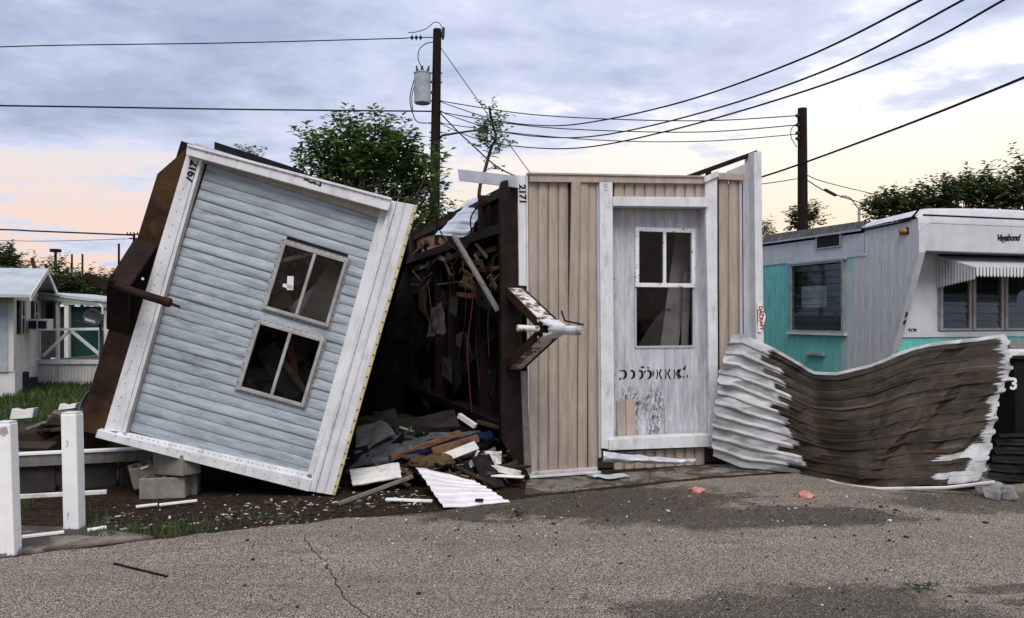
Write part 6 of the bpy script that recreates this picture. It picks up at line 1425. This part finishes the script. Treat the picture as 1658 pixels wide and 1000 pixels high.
# ------------------------------------------------------------------ trees
def tree(name, label, bu, Y, clumps, nleaf, lsize, mat='leaf', group=None, trunk_r=0.14, droop=0.35, seed=1, fork=0.45, limb=0.35, trunk_pts=None):
    rr = random.Random(seed); b_ = P(bu, 512, Y); e = empty(name, (b_.x, Y, 0), label, 'tree', group); o = V(b_.x, Y, 0)
    cl = [(P(u, v, Y + dy) - o, r * Y / F) for (u, v, r, dy) in clumps]
    cen = sum((c for c, r in cl), V(0,0,0)) / len(cl); zf_ = max(0.5, cen.z*fork)
    mb = MB(); tp = [V(0,0,0), V(0.05,0,zf_*0.5), V(cen.x*0.3, cen.y*0.3, zf_)] if trunk_pts is None else [P(u, v, Y)-o for u, v in trunk_pts]
    tq_ = catmull(tp, 5); mb.tube(tq_, [trunk_r*(1-0.45*k/(len(tq_)-1)) for k in range(len(tq_))], 9); mb.build('trunk', M['bark'], e, smooth=True)
    lb = MB(); tot = sum(r*r for c, r in cl); lv = MB()
    for c, r in cl:
        s0 = tq_[-1] if trunk_pts is None else min(tq_, key=lambda q_: (q_-c).length)
        mid = s0.lerp(c, 0.5) + V(rr.uniform(-.2,.2), rr.uniform(-.2,.2), 0.15)*r
        lb.tube(catmull([s0, mid, c+V(0,0,r*0.3)], 4), [trunk_r*limb*(1-0.08*k) for k in range(9)], 6)
        n_ = max(6, int(nleaf*r*r/tot)); per = 13
        for sh_ in range(max(1, n_//per)):
            d = V(rr.gauss(0,1), rr.gauss(0,1), rr.gauss(0.15,1)); d.normalize(); rad = r*(rr.random()**0.42)
            st = c + d*rad*0.75; dr = (d*0.7 + V(rr.uniform(-.4,.4), rr.uniform(-.4,.4), 0.55)).normalized(); ln = lsize*rr.uniform(2.0, 4.2)
            for k in range(per):
                t = k/per; q_ = st + dr*ln*t + V(0,0,-0.1*ln*t*t); a = rr.uniform(0,6.28)
                ld = (V(math.cos(a), math.sin(a), -droop+rr.uniform(-.4,.35)) + dr*0.5).normalized(); sd_ = ld.cross(V(rr.uniform(-.5,.5), rr.uniform(-.5,.5), 1)).normalized(); l_ = lsize*rr.uniform(.65,1.25); wd = l_*0.24
                oo = len(lv.v); nn = sd_.cross(ld)*wd*0.35
                lv.v += [tuple(q_), tuple(q_+ld*l_*.45+sd_*wd+nn), tuple(q_+ld*l_), tuple(q_+ld*l_*.45-sd_*wd+nn)]; lv.f += [(oo,oo+1,oo+2),(oo,oo+2,oo+3)]
    lb.build('limb', M['bark'], e, smooth=True); lv.build('crown', M[mat], e, fix=False)
    return e
tree('leafy_tree', 'bushy dark green tree behind the blue tipped home and beside transformer pole', 600, 21.5,
     [(505,240,16,0),(500,225,9,0),(530,255,24,.3),(540,225,16,0),(560,235,22,0),(555,265,30,.4),(580,250,28,0),(592,225,20,.2),(607,205,11,0),(618,203,8,0),(600,255,32,.3),(625,265,30,0),(630,235,18,0),(640,250,22,.3),(655,262,22,0),(660,235,11,0),(668,250,15,0),
      (665,285,30,.4),(690,270,14,0),(690,300,22,0),(640,300,40,.6),(600,300,40,.6),(560,300,40,.6),(520,285,28,.5),(490,272,14,0),(476,270,8,0),(690,340,22,.3),(695,370,16,.2),(670,330,34,.7),(712,318,8,-.5),(705,255,7,-.6),(708,285,7,-.6),(540,212,9,0),(575,212,8,0),(510,212,7,0),(650,225,8,0),(625,195,5,0),(700,352,14,0),(560,350,42,.4),(610,365,46,.2),(660,385,38,.3),(590,400,34,-.3),(640,420,30,.2),(520,330,30,.3)], 14000, 0.20, seed=4)
tree('leafy_tree', 'small tree top peeking over the tipped blue home roof', 400, 30, [(379,249,3,0),(392,252,4,0),(402,249,4,0),(411,251,4,0),(398,262,7,.2),(412,264,7,.2)], 420, 0.15, seed=8)
tree('broken_sapling', 'thin storm-stripped sapling with sparse leaves behind the beige home', 772, 17.0, [(795,178,6,0),(787,200,7,0),(777,208,7,0),(800,200,8,0),(812,200,7,0),(790,215,9,0),(805,220,10,0),(797,235,8,0),(813,238,7,0),(770,220,6,0),(780,232,6,0),(800,250,6,0),(808,256,4,0),(790,270,5,0),(775,280,5,0),(745,335,5,0),(740,340,3,0)], 900, 0.10, seed=5, trunk_r=0.042, limb=0.22,
     trunk_pts=[(765,512),(772,400),(776,310),(786,272),(795,240),(803,222),(797,200),(792,172)])
gp = 'trees on the right horizon'
tree('leafy_tree', 'leftmost low tree above the teal trailer roof', 1455, 42, [(1415,343,10,0),(1428,337,11,0),(1445,335,13,0),(1462,332,13,0),(1480,330,12,0),(1497,325,12,0),(1440,350,22,.5),(1470,348,22,.5),(1505,345,20,.5),(1422,345,10,0)], 4200, 0.30, 'leaf_far', gp, seed=11)
tree('leafy_tree', 'middle round tree above the teal trailer roof', 1565, 42, [(1530,310,11,0),(1538,322,14,0),(1550,308,10,0),(1565,308,13,0),(1580,300,12,0),(1595,298,11,0),(1605,310,14,0),(1590,325,22,.5),(1560,330,24,.5),(1525,338,20,.5),(1620,325,18,.4),(1562,297,5,0)], 5000, 0.30, 'leaf_far', gp, seed=12)
tree('leafy_tree', 'tallest tree at the right edge above the trailer roof', 1665, 42, [(1655,265,8,0),(1662,278,12,0),(1640,305,14,0),(1648,320,20,0),(1670,300,22,.4),(1690,290,26,.5),(1650,335,22,.5),(1690,330,35,.7),(1636,298,8,0)], 4800, 0.30, 'leaf_far', gp, seed=13)
tree('leafy_tree', 'little tree at the foot of the right utility pole', 1305, 48, [(1288,352,7,0),(1300,345,6,0),(1312,347,8,0),(1305,358,12,0),(1318,356,6,0),(1290,362,9,0)], 1500, 0.26, 'leaf_far', gp, seed=14)
tree('leafy_tree', 'tiny tree tip beside the white fascia of the beige home', 1241, 48, [(1241,371,4,0),(1237,378,7,0),(1246,380,5,0)], 420, 0.22, 'leaf_far', gp, seed=15)
gl = 'trees beyond the white house'
tree('leafy_tree', 'dark tree at the left edge above the house roof', 5, 45, [(2,420,9,0),(10,418,8,0),(15,428,8,0),(8,440,13,0),(25,438,8,0),(30,441,6,0)], 2400, 0.28, 'leaf_far', gl, seed=21)
tree('bare_tree', 'sparse half-bare tree left of the far lamp post', 72, 52, [(75,438,8,0),(68,446,7,0),(80,432,5,0),(97,432,8,0),(102,440,7,0),(92,446,7,0),(55,438,4,0),(66,455,8,0),(60,425,2,0),(110,445,5,0)], 900, 0.26, 'leaf_far', gl, seed=22, trunk_r=0.18, limb=0.22, trunk_pts=[(85,512),(80,470),(66,450),(55,430),(52,417)])
for k, (u, v, r__, l) in enumerate([(85,465,15,'low scrubby tree under the far lamp post'), (112,462,14,'low scrubby tree below the hooped far pole'), (140,462,15,'low scrubby tree under the rusty jack foot'), (168,466,16,'low scrubby tree beside the rusty chassis')]):
    tree('scrub_tree', l, u, 55, [(u-10,v+2,r__*.7,0),(u+6,v,r__*.8,.5),(u,v+12,r__*1.2,.3),(u+14,v+10,r__,0),(u-14,v+14,r__,0),(u+2,v-12,r__*.35,0)], 2600, 0.30, 'leaf_far', gl, seed=30+k)
